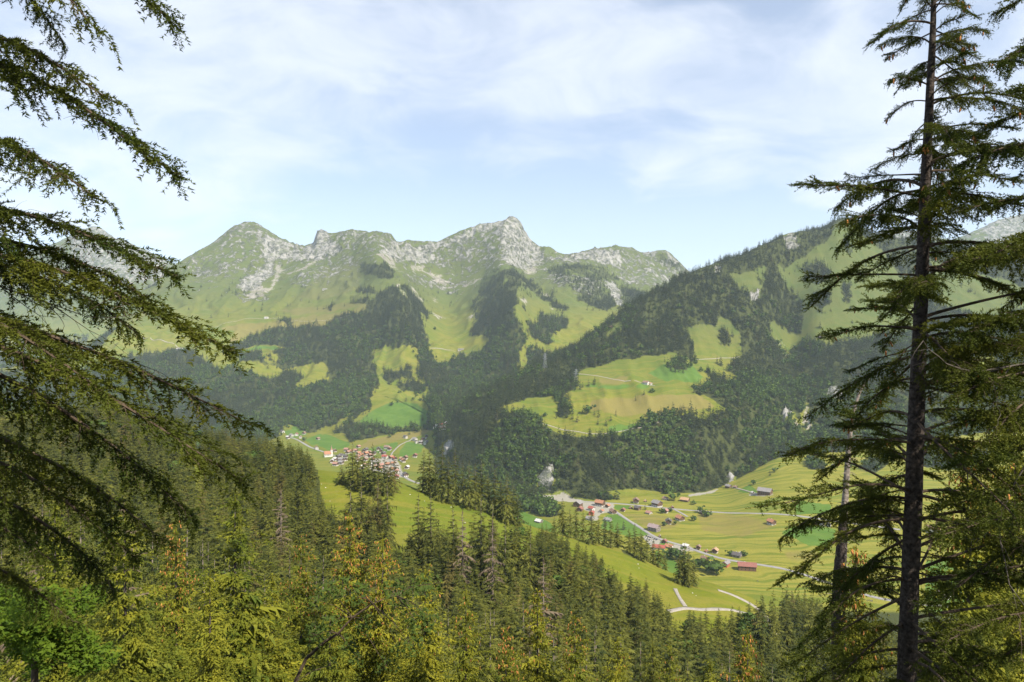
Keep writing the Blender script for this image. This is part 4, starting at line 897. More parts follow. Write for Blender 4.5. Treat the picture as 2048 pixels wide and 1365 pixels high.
def house(px_, W, L, H, roofk, label, group=None, wall='plaster', ang=0.0, pitch=0.48, detail=2, name='house', cat='house', zone=(1, 2)):
    """gable end W wide faces -Y before turning by ang; ridge runs along Y for length L"""
    loc = hit(px_[0], px_[1], *zone) if not isinstance(px_, Vector) else px_
    e = empty(name, loc, ang); tag(e, label, cat, group)
    hb = H * (0.42 if wall == 'chalet' else 1.0); w = W/2; rise = W/2 * pitch * 1.25
    m = MB()
    if wall == 'chalet':
        m.box(-w*0.97, w*0.97, -L/2+0.15, L/2-0.15, -4, hb); obj('wall', m.mesh('wall', M_plaster), e)
        m = MB(); m.prism([(-w, hb), (w, hb), (w, H), (0, H+rise), (-w, H)], -L/2, L/2); obj('timber_storey', m.mesh('timber_storey', M_timber), e)
    else:
        m.prism([(-w, -4), (w, -4), (w, H), (0, H+rise), (-w, H)], -L/2, L/2)
        obj('wall', m.mesh('wall', {'plaster': M_plaster, 'timber': M_timber, 'grey': M_greytimber, 'brick': M_brick}[wall]), e)
    m = MB(); ov, oy, th = 1.1, 1.2, 0.35
    s = rise / w; xe, ze = w + ov, H - s*ov
    m.prism([(-xe, ze), (0, H+rise), (0, H+rise+th), (-xe, ze+th)], -L/2-oy, L/2+oy)
    m.prism([(0.0, H+rise+0.002), (xe, ze), (xe, ze+th), (0.0, H+rise+th+0.002)], -L/2-oy+0.003, L/2+oy-0.003)
    rf = obj('roof', m.mesh('roof', ROOF[roofk]), e)
    if detail >= 1:
        m = MB(); cx, cy = w*0.35, L*0.12; zt = H + rise - s*cx
        m.box(cx-0.5, cx+0.5, cy-0.5, cy+0.5, zt-0.4, zt+1.6); obj('chimney', m.mesh('chimney', M_stone), rf)
        nx = max(2, int(W / 3.6)); zs = [hb*0.55] if wall == 'chalet' else [H*0.3]
        zs += [hb + (H-hb)*0.5] if wall == 'chalet' else ([H*0.72] if H > 4.5 else [])
        rows = [(z, nx) for z in zs]
        if rise > 2.2: rows.append((H + rise*0.28, max(1, nx-2)))
        k = 1.15 if detail == 2 else 1.5
        for z, q in rows:
            for i in range(q):
                x = (i + 0.5) / q * W*0.84 - W*0.42 if q > 1 else 0
                o = obj('window', WIN, e, (x, -L/2 - 0.02 + (0.15 if wall == 'chalet' and z < hb else 0), z)); o.scale = (k, 1, k)
        ny = max(2, int(L / 4.5))
        for z in zs:
            for i in range(ny):
                y = (i + 0.5) / ny * L*0.86 - L*0.43
                for sd in (1, -1):
                    o = obj('window', WIN, e, (sd*(w*(0.97 if wall == 'chalet' and z < hb else 1) + 0.02), y, z)); o.rotation_euler.z = sd*R(90); o.scale = (k, 1, k)
        if detail == 2:
            m = MB(); m.box(-0.55, 0.55, -L/2-0.09, -L/2+0.2, 0.0, 2.1); obj('door', m.mesh('door', M_timber if wall != 'timber' else M_greytimber), e)
        if detail == 2 and wall == 'chalet':
            m = MB(); m.box(-w*0.9, w*0.9, -L/2-1.0, -L/2-0.003, hb-0.1, hb+0.05); m.box(-w*0.9, w*0.9, -L/2-1.0, -L/2-0.92, hb+0.052, hb+0.9)
            obj('balcony', m.mesh('balcony', M_timber), e)
    return e
def mpp(u, v, zone=(1, 2)):        # metres per photograph pixel there
    return hit(u, v, *zone).y / FPX
# u, v of the foot, width px, roof, walls, turn, height m, length/width, label
NEARH = [
 (1085,1003,7,'red','timber',.5,3,1.0,'small red roofed cabin farthest upriver on the pale gravel bank'),
 (1099,1004,9,'maroon','timber',.5,3,1.1,'small maroon roofed cabin in the middle of the gravel bank'),
 (1107,1011,8,'orange','timber',.4,3,1.0,'small orange roofed cabin half hidden by trees at the gravel bank'),
 (1156,1013,22,'grey','timber',-.5,5.5,1.2,'big grey roofed barn at the near end of the gravel bank'),
 (1160,1022,16,'maroon','timber',-.4,5,1.1,'maroon roofed chalet just below the big grey barn'),
 (1200,1012,20,'orange','chalet',.9,6,1.3,'long orange roofed house at the hamlet road bend'),
 (1215,1015,12,'orange','chalet',-.6,5.5,1.0,'smaller orange roofed house joined to the long one at the bend'),
 (1183,1021,14,'red','plaster',.8,6,1.1,'upper bright red roofed house of the hamlet centre'),
 (1183,1030,14,'red','brick',-.3,6,1.1,'lower bright red roofed house of the hamlet centre'),
 (1203,1025,11,'orange','plaster',-.5,5,1.0,'small square orange roofed house inside the hamlet'),
 (1226,1027,16,'brown','chalet',.3,5.5,1.2,'brown roofed chalet where the lower road leaves the hamlet'),
 (1246,1023,12,'maroon','chalet',-.4,5,1.0,'maroon roofed chalet behind small trees next to the green field'),
 (1262,1018,8,'brown','timber',.2,3,1.0,'little brown shed left of the dark grey house'),
 (1275,1020,14,'dark','timber',.7,6,1.2,'steep dark grey roofed house by the main road'),
 (1272,1006,17,'brown','chalet',-.2,6,1.1,'brown roofed chalet above the main road on the bank'),
 (1291,1004,6,'tan','plaster',.4,3,1.0,'tiny tan roofed garage beside the chalet on the bank'),
 (1314,1013,22,'grey','chalet',.6,6,1.2,'broad grey roofed farmhouse under the wood at the main road'),
 (1331,1000,11,'brown','plaster',.8,5,1.3,'brown house tucked into the forest edge'),
 (1370,1003,17,'tan','timber',.95,4,1.4,'tan roofed barn alone at the top of the mown field'),
 (1345,1017,7,'maroon','timber',.1,3,1.0,'small maroon shed beside the road junction'),
 (1331,1026,14,'salmon','chalet',-.5,6,1.1,'salmon roofed chalet between two round bushes'),
 (1298,1028,13,'salmon','plaster',.7,4,1.2,'low salmon roofed house standing in the field'),
 (1360,1041,20,'orange','chalet',.4,5,1.1,'orange roofed chalet at the end of the side road'),
 (1337,1048,16,'dark','chalet',-.2,7,1.2,'white fronted chalet with a dark roof in the field'),
 (1308,1062,23,'purple','grey',.8,6,1.4,'large grey purple roofed barn at the road with green side'),
 (1320,1075,5,'brown','timber',.3,2.5,1.0,'tiny brown hut beside the valley road'),
 (1329,1086,12,'maroon','timber',-.5,5,1.0,'dark maroon roofed chalet across the road from the car park'),
 (1318,1098,18,'red','plaster',1.2,4,2.0,'long low red roofed building below the car park'),
 (1338,1096,16,'orange','plaster',1.0,4,1.2,'low orange roofed building on the wide gravel yard'),
 (1372,1094,12,'white','plaster',.9,3.5,1.3,'low pale roofed house above the gravel yard'),
 (1397,1099,12,'brown','chalet',-.4,6,1.1,'brown chalet at the road left of the tan one'),
 (1414,1105,8,'orange','plaster',.3,3,1.0,'small orange roofed garage between two chalets'),
 (1430,1106,16,'tan','chalet',-.5,6.5,1.1,'white chalet with a bright tan roof by the road'),
 (1474,1114,19,'dark','grey',.9,4.5,1.3,'dark grey barn surrounded by round bushes'),
 (1482,1111,9,'white','grey',.9,4,1.0,'white roofed annex on the dark grey barn'),
 (1409,1122,15,'brown','chalet',.5,6,1.1,'brown chalet below the road among hedges'),
 (1452,1133,16,'grey','brick',-.7,7,1.5,'brick red house with a grey gable roof next to the long barn'),
 (1494,1140,26,'maroon','timber',1.35,6,2.0,'very long maroon roofed barn by the valley road'),
 (1407,1029,14,'dark','timber',.3,5,1.1,'dark chalet enclosed by its hedge in the middle of the field'),
 (1543,1049,18,'orange','chalet',.4,6,1.2,'orange roofed house on a paved yard in the mown field'),
 (1530,989,26,'grey','timber',.9,6,1.5,'big grey farmhouse on the rise at the right'),
 (1457,976,13,'grey','timber',.6,5,1.2,'grey barn by the white rock at the wood edge'),
 (1471,976,8,'brown','timber',.7,3.5,1.2,'small brown barn right of the one by the white rock'),
 (1505,987,6,'white','timber',.3,3,1.0,'tiny pale hut beside the farm drive'),
 (1632,1049,9,'dark','plaster',.3,6,1.1,'left house of the white trio beside the dark green field'),
 (1644,1051,9,'dark','plaster',.5,6,1.1,'middle house of the white trio beside the dark green field'),
 (1658,1054,9,'dark','plaster',.7,6,1.1,'right house of the white trio beside the dark green field'),
 (1668,933,8,'dark','plaster',.3,3.5,1.1,'small white hut high on the sloping meadow at the right'),
 (1867,1066,24,'brown','plaster',.8,6,1.4,'brown roofed house seen through the boughs right of the dark trunk'),
 (1888,1196,26,'purple','plaster',.6,6,1.2,'grey purple roofed house low behind the right boughs'),
 (1078,1045,15,'white','grey',.8,3.5,1.3,'pale grey roofed hut alone on the bright green field'),
 (1180,1040,15,'grey','plaster',.9,4,1.4,'flat pale building half hidden by the spruces below the hamlet'),
 (1216,1042,14,'grey','plaster',1.0,4,1.5,'long grey roofed building behind the spruce tops'),
 (1292,768,13,'brown','plaster',.9,4,1.3,'farmhouse on the sunny meadow shoulder above the clump of trees'),
 (1301,769,9,'tan','plaster',.6,3.5,1.1,'tan barn right of the farmhouse on the meadow shoulder'),
 (1327,834,11,'grey','grey',.9,3.5,1.3,'grey hut at the lower edge of the meadow shoulder'),
 (1222,655,7,'brown','timber',.4,3.5,1.2,'tiny hut on the narrow meadow behind the wooded crest'),
 (1640,676,8,'grey','timber',.6,4,1.3,'alpine hut on the right high meadow'),
 (915,829,9,'red','chalet',.3,6,1.0,'red roofed chalet alone in the woods above the side valley')]
for u, v, w, rk, wl, a, H, lw, lb in NEARH:
    k = mpp(u, v); W = w * k * 0.86
    L = W * lw if lw < 1.45 else W * lw
    hs = max(0.75, min(1.25, W / 13))
    house((u, v), W*0.74, L*0.74, H*hs*.95, rk, lb, None, wl, a, 0.5, 2 if w > 10 else 1, 'barn' if 'barn' in lb else 'hut' if ('hut' in lb or 'shed' in lb or 'cabin' in lb or 'garage' in lb) else 'house', 'barn' if 'barn' in lb else 'hut' if ('hut' in lb or 'shed' in lb or 'cabin' in lb or 'garage' in lb) else 'house')
for u, v, w, rk, lb in ((533,637,8,'white','white hut in the middle of the high left pasture'),(360,700,14,'white','pale farm at the forest edge on the left pasture'),(922,701,11,'grey','alp hut at the end of the track in the high valley'),(650,580,9,'grey','low stone hut under the scree below the first peak')):
    W = w * mpp(u, v, (2, 3)); house((u, v), W*0.5, W, 4, rk, lb, None, 'plaster', 1.3, 0.45, 1, 'hut', 'hut', (2, 3))
FARH = [(693,903,'salmon'),(695,908,'salmon'),(704,906,'orange'),(691,917,'dark'),(683,914,'dark'),(677,917,'dark'),(671,922,'white'),(682,923,'grey'),(690,922,'grey'),(664,926,'white'),(671,932,'salmon'),(682,929,'grey'),(711,904,'salmon'),(717,910,'orange'),(715,917,'salmon'),(717,923,'salmon'),
 (722,914,'orange'),(732,903,'dark'),(727,905,'dark'),(732,910,'orange'),(732,917,'salmon'),(731,922,'brown'),(739,908,'brown'),(741,915,'salmon'),(745,922,'orange'),(748,910,'dark'),(767,910,'dark'),(762,906,'dark'),(770,917,'red'),(757,901,'dark'),(779,901,'maroon'),(774,898,'brown'),(790,920,'red'),(782,919,'orange'),
 (807,925,'orange'),(803,922,'tan'),(811,919,'brown'),(793,957,'red'),(791,947,'salmon'),(794,938,'white'),(787,931,'orange'),(776,933,'orange'),(761,934,'salmon'),(760,941,'orange'),(768,943,'grey'),(752,930,'grey'),(752,938,'tan'),(742,932,'white'),(731,934,'salmon'),(723,938,'white'),(777,954,'tan'),(783,943,'orange'),(814,938,'white'),(811,953,'dark'),
 (717,896,'salmon'),(670,904,'brown'),(633,899,'brown'),(811,877,'dark'),(830,882,'grey'),(833,887,'dark'),(842,888,'grey'),(852,888,'grey'),(853,876,'dark'),(846,881,'dark'),(830,915,'maroon'),
 (893,842,'white'),(870,855,'dark'),(876,853,'grey'),(883,859,'dark'),(890,858,'grey'),(883,846,'red'),(565,866,'dark'),(593,872,'red'),(601,877,'salmon'),(608,869,'brown'),(576,878,'white'),(583,873,'grey'),(636,880,'brown')]
RK = dict(orange='orange', tan='tan', red='bright red', maroon='maroon', brown='brown', grey='grey', dark='dark grey', salmon='salmon pink', white='whitish')
for u, v, rk in FARH:
    pl = 'in the church village' if 640 < u < 800 or (v > 905 and u > 640) else ('in the hillside hamlet above the side valley' if u > 860 else 'at the lane above the church village' if u > 800 else 'at the road coming down from the left')
    h = hit(u, v, 1, 2); W = rnd.uniform(7.5, 10.5)
    house(h, W, W*rnd.uniform(1.0, 1.4), rnd.uniform(4.8, 7.0), rk, RK[rk] + ' roofed house ' + pl, RK[rk] + ' roofed houses ' + pl, rnd.choice(['plaster', 'chalet', 'chalet']), rnd.choice([-.5, -.2, .2, .5, .9, 1.2]), 0.52, 1)
# church
def church():
    loc = hit(655, 914, 1, 2); k = loc.y / FPX
    e = empty('church', loc, R(-62)); tag(e, 'white church with orange roof and slender red spire', 'church')
    W, L, H = 10, 17, 8; w = W/2; rise = 6.5
    m = MB(); m.prism([(-w,-4),(w,-4),(w,H),(0,H+rise),(-w,H)], -L/2, L/2); obj('nave', m.mesh('nave', M_plaster), e)
    m = MB(); s = rise/w; xe = w+0.7; ze = H - s*0.7
    m.prism([(-xe,ze),(0,H+rise),(0,H+rise+.4),(-xe,ze+.4)], -L/2-.6, L/2+.6); m.prism([(0,H+rise+.002),(xe,ze),(xe,ze+.4),(0,H+rise+.402)], -L/2-.597, L/2+.597)
    obj('roof', m.mesh('roof', ROOF['orange']), e)
    for i in range(4):
        for sd in (1, -1):
            o = obj('window', WIN, e, (sd*(w+.02), -L/2+3+i*3.6, 4.4)); o.rotation_euler.z = sd*R(90); o.scale = (1.3, 1, 3.0)
    o = obj('window', WIN, e, (0, -L/2-.03, 8.5)); o.scale = (1.6, 1, 1.8)
    m = MB(); m.box(-1.0, 1.0, -L/2-.12, -L/2+.2, 0, 3.2); obj('door', m.mesh('door', M_timber), e)
    ty = L/2 + 1.8
    m = MB(); m.box(-2.6, 2.6, ty-2.6, ty+2.6, -4, 17); t = obj('tower', m.mesh('tower', M_plaster), e)
    m = MB()
    for a in range(4):
        c, s_ = math.cos(a*math.pi/2), math.sin(a*math.pi/2); f = lambda x, y, z: (x*c-y*s_, ty + x*s_+y*c, z)
        m.poly([f(-2.9,-2.9,17), f(2.9,-2.9,17), f(1.2,-1.2,21), f(-1.2,-1.2,21)]); m.poly([f(-1.2,-1.2,21), f(1.2,-1.2,21), (0, ty, 30)])
    m.poly([(-2.9,ty-2.9,17),(-2.9,ty+2.9,17),(2.9,ty+2.9,17),(2.9,ty-2.9,17)])
    obj('spire', m.mesh('spire', ROOF['salmon']), t)
    for sd in (1, -1):
        o = obj('window', WIN, t, (sd*2.63, ty, 14)); o.rotation_euler.z = sd*R(90); o.scale = (1.2, 1, 1.6)
        o = obj('window', WIN, t, (0, ty+sd*2.63, 14)); o.scale = (1.2, 1, 1.6)
church()
# pylons
M_steel = plain('galvanised_steel', (0.22, 0.23, 0.24), 0.5, 0.1, 1)
def pylon(u, v, H, label, rz):
    e = empty('power_pylon', hit(u, v, 2, 3), rz); tag(e, label, 'pylon', None)
    m = MB(); b = H*0.11
    def leg(sx, sy): return [(sx*b*(1-z*0.86), sy*b*(1-z*0.86), z*H) for z in (0, .35, .65, 1)]
    for sx in (-1, 1):
        for sy in (-1, 1):
            q = MB(); q.tube(leg(sx, sy), 0.28, 4); obj('leg', q.mesh('leg', M_steel), e)
    for z0, z1 in ((0,.18),(.18,.35),(.35,.5),(.5,.65),(.65,.8),(.8,1)):
        w0, w1 = b*(1-z0*.86), b*(1-z1*.86)
        for sx, sy, tx, ty in ((-1,-1,1,-1),(1,-1,1,1),(1,1,-1,1),(-1,1,-1,-1)):
            m.tube([(sx*w0,sy*w0,z0*H),(tx*w1,ty*w1,z1*H)], 0.14, 3); m.tube([(tx*w0,ty*w0,z0*H),(sx*w1,sy*w1,z1*H)], 0.14, 3)
    obj('bracing', m.mesh('bracing', M_steel), e)
    for z, l in ((.66,.20),(.80,.17),(.93,.12)):
        q = MB(); q.tube([(-l*H,0,z*H),(l*H,0,z*H)], 0.3, 4); q.tube([(-l*H,0,z*H),(0,0,(z+.06)*H)], 0.16, 3); q.tube([(l*H,0,z*H),(0,0,(z+.06)*H)], 0.16, 3)
        obj('cross_arm', q.mesh('cross_arm', M_steel), e)
pylon(1090, 737, 42, 'lattice power pylon standing on the crest gap in the woods', 0.5)
pylon(1152, 766, 36, 'lattice power pylon at the corner of the shoulder meadow', 0.3)
# cars in the car park
def car_meshes():
    b = MB(); prof = [(-2.1,.35),(2.1,.35),(2.1,.8),(1.2,.95),(-1.9,1.0),(-2.1,.8)]
    b.prism(prof, -.85, .85)
    c = MB(); c.prism([(-1.8,1.001),(1.1,.96),(.5,1.45),(-1.4,1.48)], -.75, .75)
    w = MB(); w.tube([(0,-.11,0),(0,.11,0)], .33, 10)
    return b, c, w
cb, cc, cw = car_meshes()
CARM = [plain(n + '_paint', c, 0.3, 0.02, 1, 0.5) for n, c in (('white', (.75,.75,.75)), ('black', (.02,.02,.025)), ('silver', (.45,.46,.48)), ('dark_blue', (.03,.05,.12)), ('red', (.35,.03,.03)))]
CARB = [cb.mesh('body', m) for m in CARM]; CARC = cc.mesh('cabin', M_glass); CARW = cw.mesh('wheel', plain('tyre', (.02,.02,.02), .8, .1))
CN = ['white', 'black', 'silver', 'dark blue', 'red']
for i, (u, v, k) in enumerate(((1293,1073,1),(1297,1074.5,3),(1301,1076,1),(1305,1077.5,2),(1309,1079,1),(1313,1080.5,3),(1291,1077,0),(1295,1079,2),(1299,1081,1),(1303,1083,0),(1307,1085,1),(1296,1086,0),(1300,1089,2),(1441,1131,0),(1436,1133,4),(1423,1125,0))):
    p = hit(u, v, 1, 1) + Vector((0, 0, 0.05)); e = empty('parked_car', p, R(50) + (math.pi if i % 2 else 0))
    pl = 'parked in the pale car park below the road' if u < 1400 else 'parked beside the brick red house'
    tag(e, CN[k] + ' car ' + pl, 'car', CN[k] + ' cars ' + pl)
    obj('body', CARB[k], e); obj('cabin', CARC, e)
    for sx in (-1.3, 1.3):
        for sy in (-.78, .78): obj('wheel', CARW, e, (sx, sy, .33))
# pale boulders on the near meadow
M_boulder = plain('pale_limestone', (0.50, 0.48, 0.45), 0.9, 0.2, 2, 0.1, 0.5)
def boulder(loc, s, seed):
    import bmesh
    bm = bmesh.new(); bmesh.ops.create_icosphere(bm, subdivisions=2, radius=1); g = random.Random(seed)
    for v in bm.verts: v.co *= 0.8 + 0.4*g.random(); v.co.z *= 0.65
    me = bpy.data.meshes.new('boulder'); bm.to_mesh(me); bm.free(); me.materials.append(M_boulder)
    o = obj('boulder', me, None, loc); o.scale = (s, s*0.8, s); o.rotation_euler.z = g.random()*6
    tag(o, 'pale limestone boulder lying in the grass of the near meadow', 'boulder', 'pale boulders in the near meadow')
for i, (u, v) in enumerate(((643,969),(651,976),(649,1000),(820,990),(849,1003),(902,1015),(1276,1129),(1278,1137),(1385,1187),(1392,1192),(660,1003),(930,1046))):
    boulder(hit(u, v, 0, 0) + Vector((0, 0, 0.1)), rnd.uniform(0.2, 0.4), i)
def INV(e): return Matrix.Translation(-Vector(e.location))
# ------------------------------------------------------------------ close spruces, bough by bough
def bough(seed, dens=1.0, hangy=1.0, inner=0.12, needle=0.026, arch=0.09, sp=0.046, nm=1.3):
    """one spruce bough along +X, 2.4 m: wood mesh and needle mesh; the foliage gathers in sprays with gaps between them"""
    g = np.random.default_rng(seed); LEN = 2.4; ph = g.uniform(0, 6.28)
    def axis(s):
        s = np.asarray(s, float)
        return np.stack([LEN*s, 0.10*np.sin(s*4.2 + ph)*s, LEN*(arch*np.sin(np.pi*s**0.8)) + 0.035*np.sin(s*8 + ph)*s - 0.05*np.clip(s - .75, 0, 1)], -1)
    wood = MB(); ss = np.linspace(0, 1, 14); wood.tube([tuple(p) for p in axis(ss)], [0.026*(1-s)**0.8 + 0.004 for s in ss], 6)
    segs = []
    n2 = int(54 * dens)
    for i in range(n2):
        s = inner + (1 - inner)*((i + g.uniform(0, 1)) / n2)**0.9; sd = 1 if g.random() < .5 else -1
        clump = 0.55 + 0.6*max(0, math.sin(s*15 + ph*2)) + 0.2*g.random()
        p0 = axis(s); l = (0.55*(1 - s)**0.6*(0.30 + 0.7*min(1, (s - inner)*3.0 + .1)) + 0.12) * g.uniform(0.5, 1.15) * clump
        fw = g.uniform(0.5, 1.3); d = np.array([fw, sd*g.uniform(0.25, 1.0), g.uniform(-0.25, 0.40)]); d /= np.linalg.norm(d)
        k = 6; pts = [p0]; drop = hangy * g.uniform(0.1, 1.1) * (1 - 0.4*s)
        for j in range(1, k):
            t = j / (k-1); pts.append(p0 + d*l*t + np.array([0, 0, -drop*l*t*t]) + g.normal(0, .006, 3))
        bald = g.random() < 0.07
        wood.tube([tuple(p) for p in pts], [0.0045*(1 - 0.7*j/(k-1)) for j in range(k)], 3, False)
        if not bald:
            for j in range(k-1): segs.append((pts[j], pts[j+1]))
        n3 = max(2, int(l / sp))
        for m in range(n3):
            t = (m + g.uniform(0.2, 1)) / n3; q = t*(k-1); j = min(k-2, int(q)); a = pts[j] + (pts[j+1]-pts[j])*(q-j)
            sd3 = 1 if m % 2 else -1; perp = np.array([-d[1], d[0], 0])*sd3
            dd = d*g.uniform(0.4, 1.0) + perp*g.uniform(0.2, 0.9) + np.array([0, 0, g.uniform(-1.5*hangy, 0.25)]); dd /= np.linalg.norm(dd)
            l3 = g.uniform(0.05, 0.17) * (1.15 - 0.5*t); b = a + dd*l3; c = b + dd*l3*0.6 + np.array([0, 0, -0.04*hangy])
            if not bald: segs.append((a, b)); segs.append((b, c))
            else: wood.tube([tuple(a), tuple(b), tuple(c)], [0.0022, 0.0016, 0.001], 3, False)
    for s in np.linspace(inner, 0.98, 20): segs.append((axis(s), axis(s + 0.02)))
    A = np.array([s[0] for s in segs]); B = np.array([s[1] for s in segs]); dv = B - A; ln = np.linalg.norm(dv, axis=1)
    rep = np.maximum(2, (ln / 0.0068).astype(int)); ix = np.repeat(np.arange(len(A)), rep)
    t = g.random(len(ix))[:, None]; P = A[ix] + dv[ix]*t; T = dv[ix] / ln[ix][:, None]
    r = g.normal(0, 1, P.shape); r -= T*np.sum(r*T, 1)[:, None]; r /= np.linalg.norm(r, axis=1)[:, None] + 1e-9
    r[:, 2] += 0.3; N = T*g.uniform(0.5, 0.9, (len(ix), 1)) + r*0.8; N /= np.linalg.norm(N, axis=1)[:, None]
    w = np.cross(N, g.normal(0, 1, N.shape)); w /= np.linalg.norm(w, axis=1)[:, None] + 1e-9
    nl = needle*nm * g.uniform(0.7, 1.3, (len(ix), 1)); hw = 0.0066
    Tt = np.stack([P - w*hw, P + w*hw, P + N*nl], 1)
    return wood, Tt
BOUGH = []
for i, (de, hg, ba) in enumerate(((1.0, 0.6, .12), (1.1, 0.9, .10), (0.8, 0.35, .28), (1.0, 1.2, .12), (0.7, 0.4, .40), (0.9, 0.3, .2))):
    w, T = bough(300+i, de, hg, ba, .026, (.10, .07, .12, .13, .05, .03)[i], *((.046, 1.3), (.05, 1.3), (.075, 1.75), (.046, 1.2), (.08, 1.8), (.075, 1.7))[i])
    BOUGH.append((w.mesh('branch', M_twig), tri_mesh('needles', T, [M_needle])))
print('BOUGH TRIS', sum(len(b[0].polygons)*2 + len(b[1].polygons) for b in BOUGH))
def bare_bough(seed):
    g = random.Random(seed); m = MB()
    def rec(p, d, l, r, dep):
        pts = [p]; 
        for j in range(5):
            d = (d + Vector((g.gauss(0,.16), g.gauss(0,.16), g.gauss(-.03,.14)))).normalized(); pts.append(pts[-1] + d*l/5)
        m.tube(pts, [r*(1-.15*j) for j in range(6)], 4, False)
        if dep < 2:
            for j in range(1, 6):
                for q in range(2 if dep == 0 else 1):
                    if g.random() < .8: rec(pts[j], (d + Vector((g.uniform(-.2,.5), g.uniform(-1.1,1.1), g.uniform(-.9,.5)))).normalized(), l*g.uniform(.2,.45), r*.4, dep+1)
    rec(Vector((0,0,0)), Vector((1,0,0)), 2.2, .018, 0)
    return m.mesh('bare_branch', M_deadtwig)
BARE = [bare_bough(400+i) for i in range(3)]
def bmat(a, b, roll=0.0, sc=None):
    x = (b - a); L = x.length; x = x.normalized(); up = Vector((0, 0, 1)); y = up.cross(x).normalized(); z = x.cross(y)
    M = Matrix((x, y, z)).transposed().to_4x4()
    s = L / 2.4
    return Matrix.Translation(a) @ M @ Matrix.Rotation(roll, 4, 'X') @ Matrix.Diagonal((s, s if sc is None else sc, s if sc is None else sc, 1))
TIPS = {}
def add_bough(tree, a, b, k, roll=0.0, sc=None):
    TIPS.setdefault(id(tree), []).append((bmat(Vector(a), Vector(b), roll, sc), k))
    o = INV(tree) @ bmat(Vector(a), Vector(b), roll, sc)
    w = obj('branch', BOUGH[k][0], tree, None, o); obj('needles', BOUGH[k][1], w)
def add_bare(tree, a, b, k, roll=0.0):
    o = INV(tree) @ bmat(Vector(a), Vector(b), roll); obj('bare_branch', BARE[k % 3], tree, None, o)
CONE = None
def cone_mesh(pts, L, name='cones'):
    m = MB(); g = random.Random(3)
    for p in pts:
        p = Vector(p); d = Vector((g.gauss(0,.25), g.gauss(0,.25), -1)).normalized(); l = L*g.uniform(.75,1.2)
        m.tube([p, p + d*l*.3, p + d*l*.75, p + d*l], [l*.09, l*.17, l*.13, l*.03], 5)
    return m.mesh(name, M_cone, True)

def trunk_curve(name, pts, rads, mat, parent):
    """trunk through points, with bark unevenness"""
    P = np.array(pts, float); t = np.linspace(0, 1, len(P)); q = np.linspace(0, 1, 60)
    Q = np.stack([pchip(t, P[:, i], q) for i in range(3)], -1); rr = np.interp(q, t, rads)
    n = 20; V = []; g = np.random.default_rng(8)
    for i in range(60):
        th = np.arange(n)/n*2*np.pi; bump = 1 + 0.05*np.sin(th*3 + i*0.2) + g.normal(0, 0.035, n)
        V.append(np.stack([Q[i, 0] + np.cos(th)*rr[i]*bump, Q[i, 1] + np.sin(th)*rr[i]*bump, np.full(n, Q[i, 2])], -1))
    i = np.arange(59)[:, None]*n + np.arange(n)[None]; j = np.arange(59)[:, None]*n + (np.arange(n)[None]+1) % n
    me = mesh_np(name, np.concatenate(V), np.stack([i, j, j+n, i+n], -1).reshape(-1, 4), [mat], None, True)
    o = obj(name, me, parent); o.matrix_local = INV(parent); return Q, q
def at_v(Q, v):      # trunk point whose photograph row is v
    vv = CV - Q[:, 2]/Q[:, 1]*FPX; o = np.argsort(vv); return Vector([float(np.interp(v, vv[o], Q[o, i])) for i in range(3)])
def P3(u, v, d): return Vector(px(u, v, d))

# ---- right hand spruce, the tall dark trunk
DR = 12.0
base = P3(1808, 1365, DR); base.z = ground(1808, DR) - 0.2
rt = empty('tall_spruce', base); tag(rt, 'tall gappy spruce with dark trunk framing the view at the right', 'tree')
Q, _ = trunk_curve('trunk', [base, P3(1813,1365,DR), P3(1828,950,DR), P3(1842,620,DR), P3(1853,330,DR), P3(1866,40,DR), P3(1870,-130,DR)], [.18, .155, .135, .11, .08, .046, .016], M_bark, rt)
LB0 = [(-70,1800,22,-.3,2),(-30,1825,75,.5,5),(10,1950,30,-.4,2),(60,1960,115,.3,5),(110,1945,185,-.5,2),(150,1930,215,.5,5),(-50,1930,10,.3,2),(140,1815,175,.6,5),(260,1935,300,-.3,2),(280,1790,300,.5,4),(48,1735,92,-.3,0),(20,1790,60,.6,2),(205,1772,242,.2,2),(395,1592,368,-.4,5),(350,1700,360,.7,4),(470,1688,446,-.5,3),(490,1720,560,.9,1),(552,1612,558,.2,4),(575,1758,640,-.7,2),(600,1770,700,.8,1),(662,1648,668,-.3,2),(700,1700,742,.6,4),(770,1765,772,-.2,2),
      (855,1665,850,.5,5),(890,1572,905,-.5,1),(880,1640,960,.8,3),(985,1520,1010,-.6,0),(1000,1560,1080,.5,3),(1030,1600,1055,.9,5),(1040,1556,1165,-.4,3),(1075,1640,1230,.7,1),(1160,1600,1290,-.5,0),(1190,1560,1330,.4,1),(1240,1620,1390,-.3,5),(1300,1560,1420,.3,0),
      (1120,1690,1180,1.2,3),(950,1700,1010,1.3,1),(760,1720,830,1.2,0)]
LB = [(a, b, c, d, (2, 5, 4, 2, 4, 5)[e] if i % 3 else e) for i, (a, b, c, d, e) in enumerate(LB0)]
for i, (vr, tu, tv, dd, k) in enumerate(LB):
    a = at_v(Q, vr); b = P3(tu, tv, DR + dd*2.0); add_bough(rt, a, b, k, rnd.gauss(0, .3), max(0.5, min(0.85, (b-a).length/2.4*.9)))
g6 = random.Random(21)
v = 15
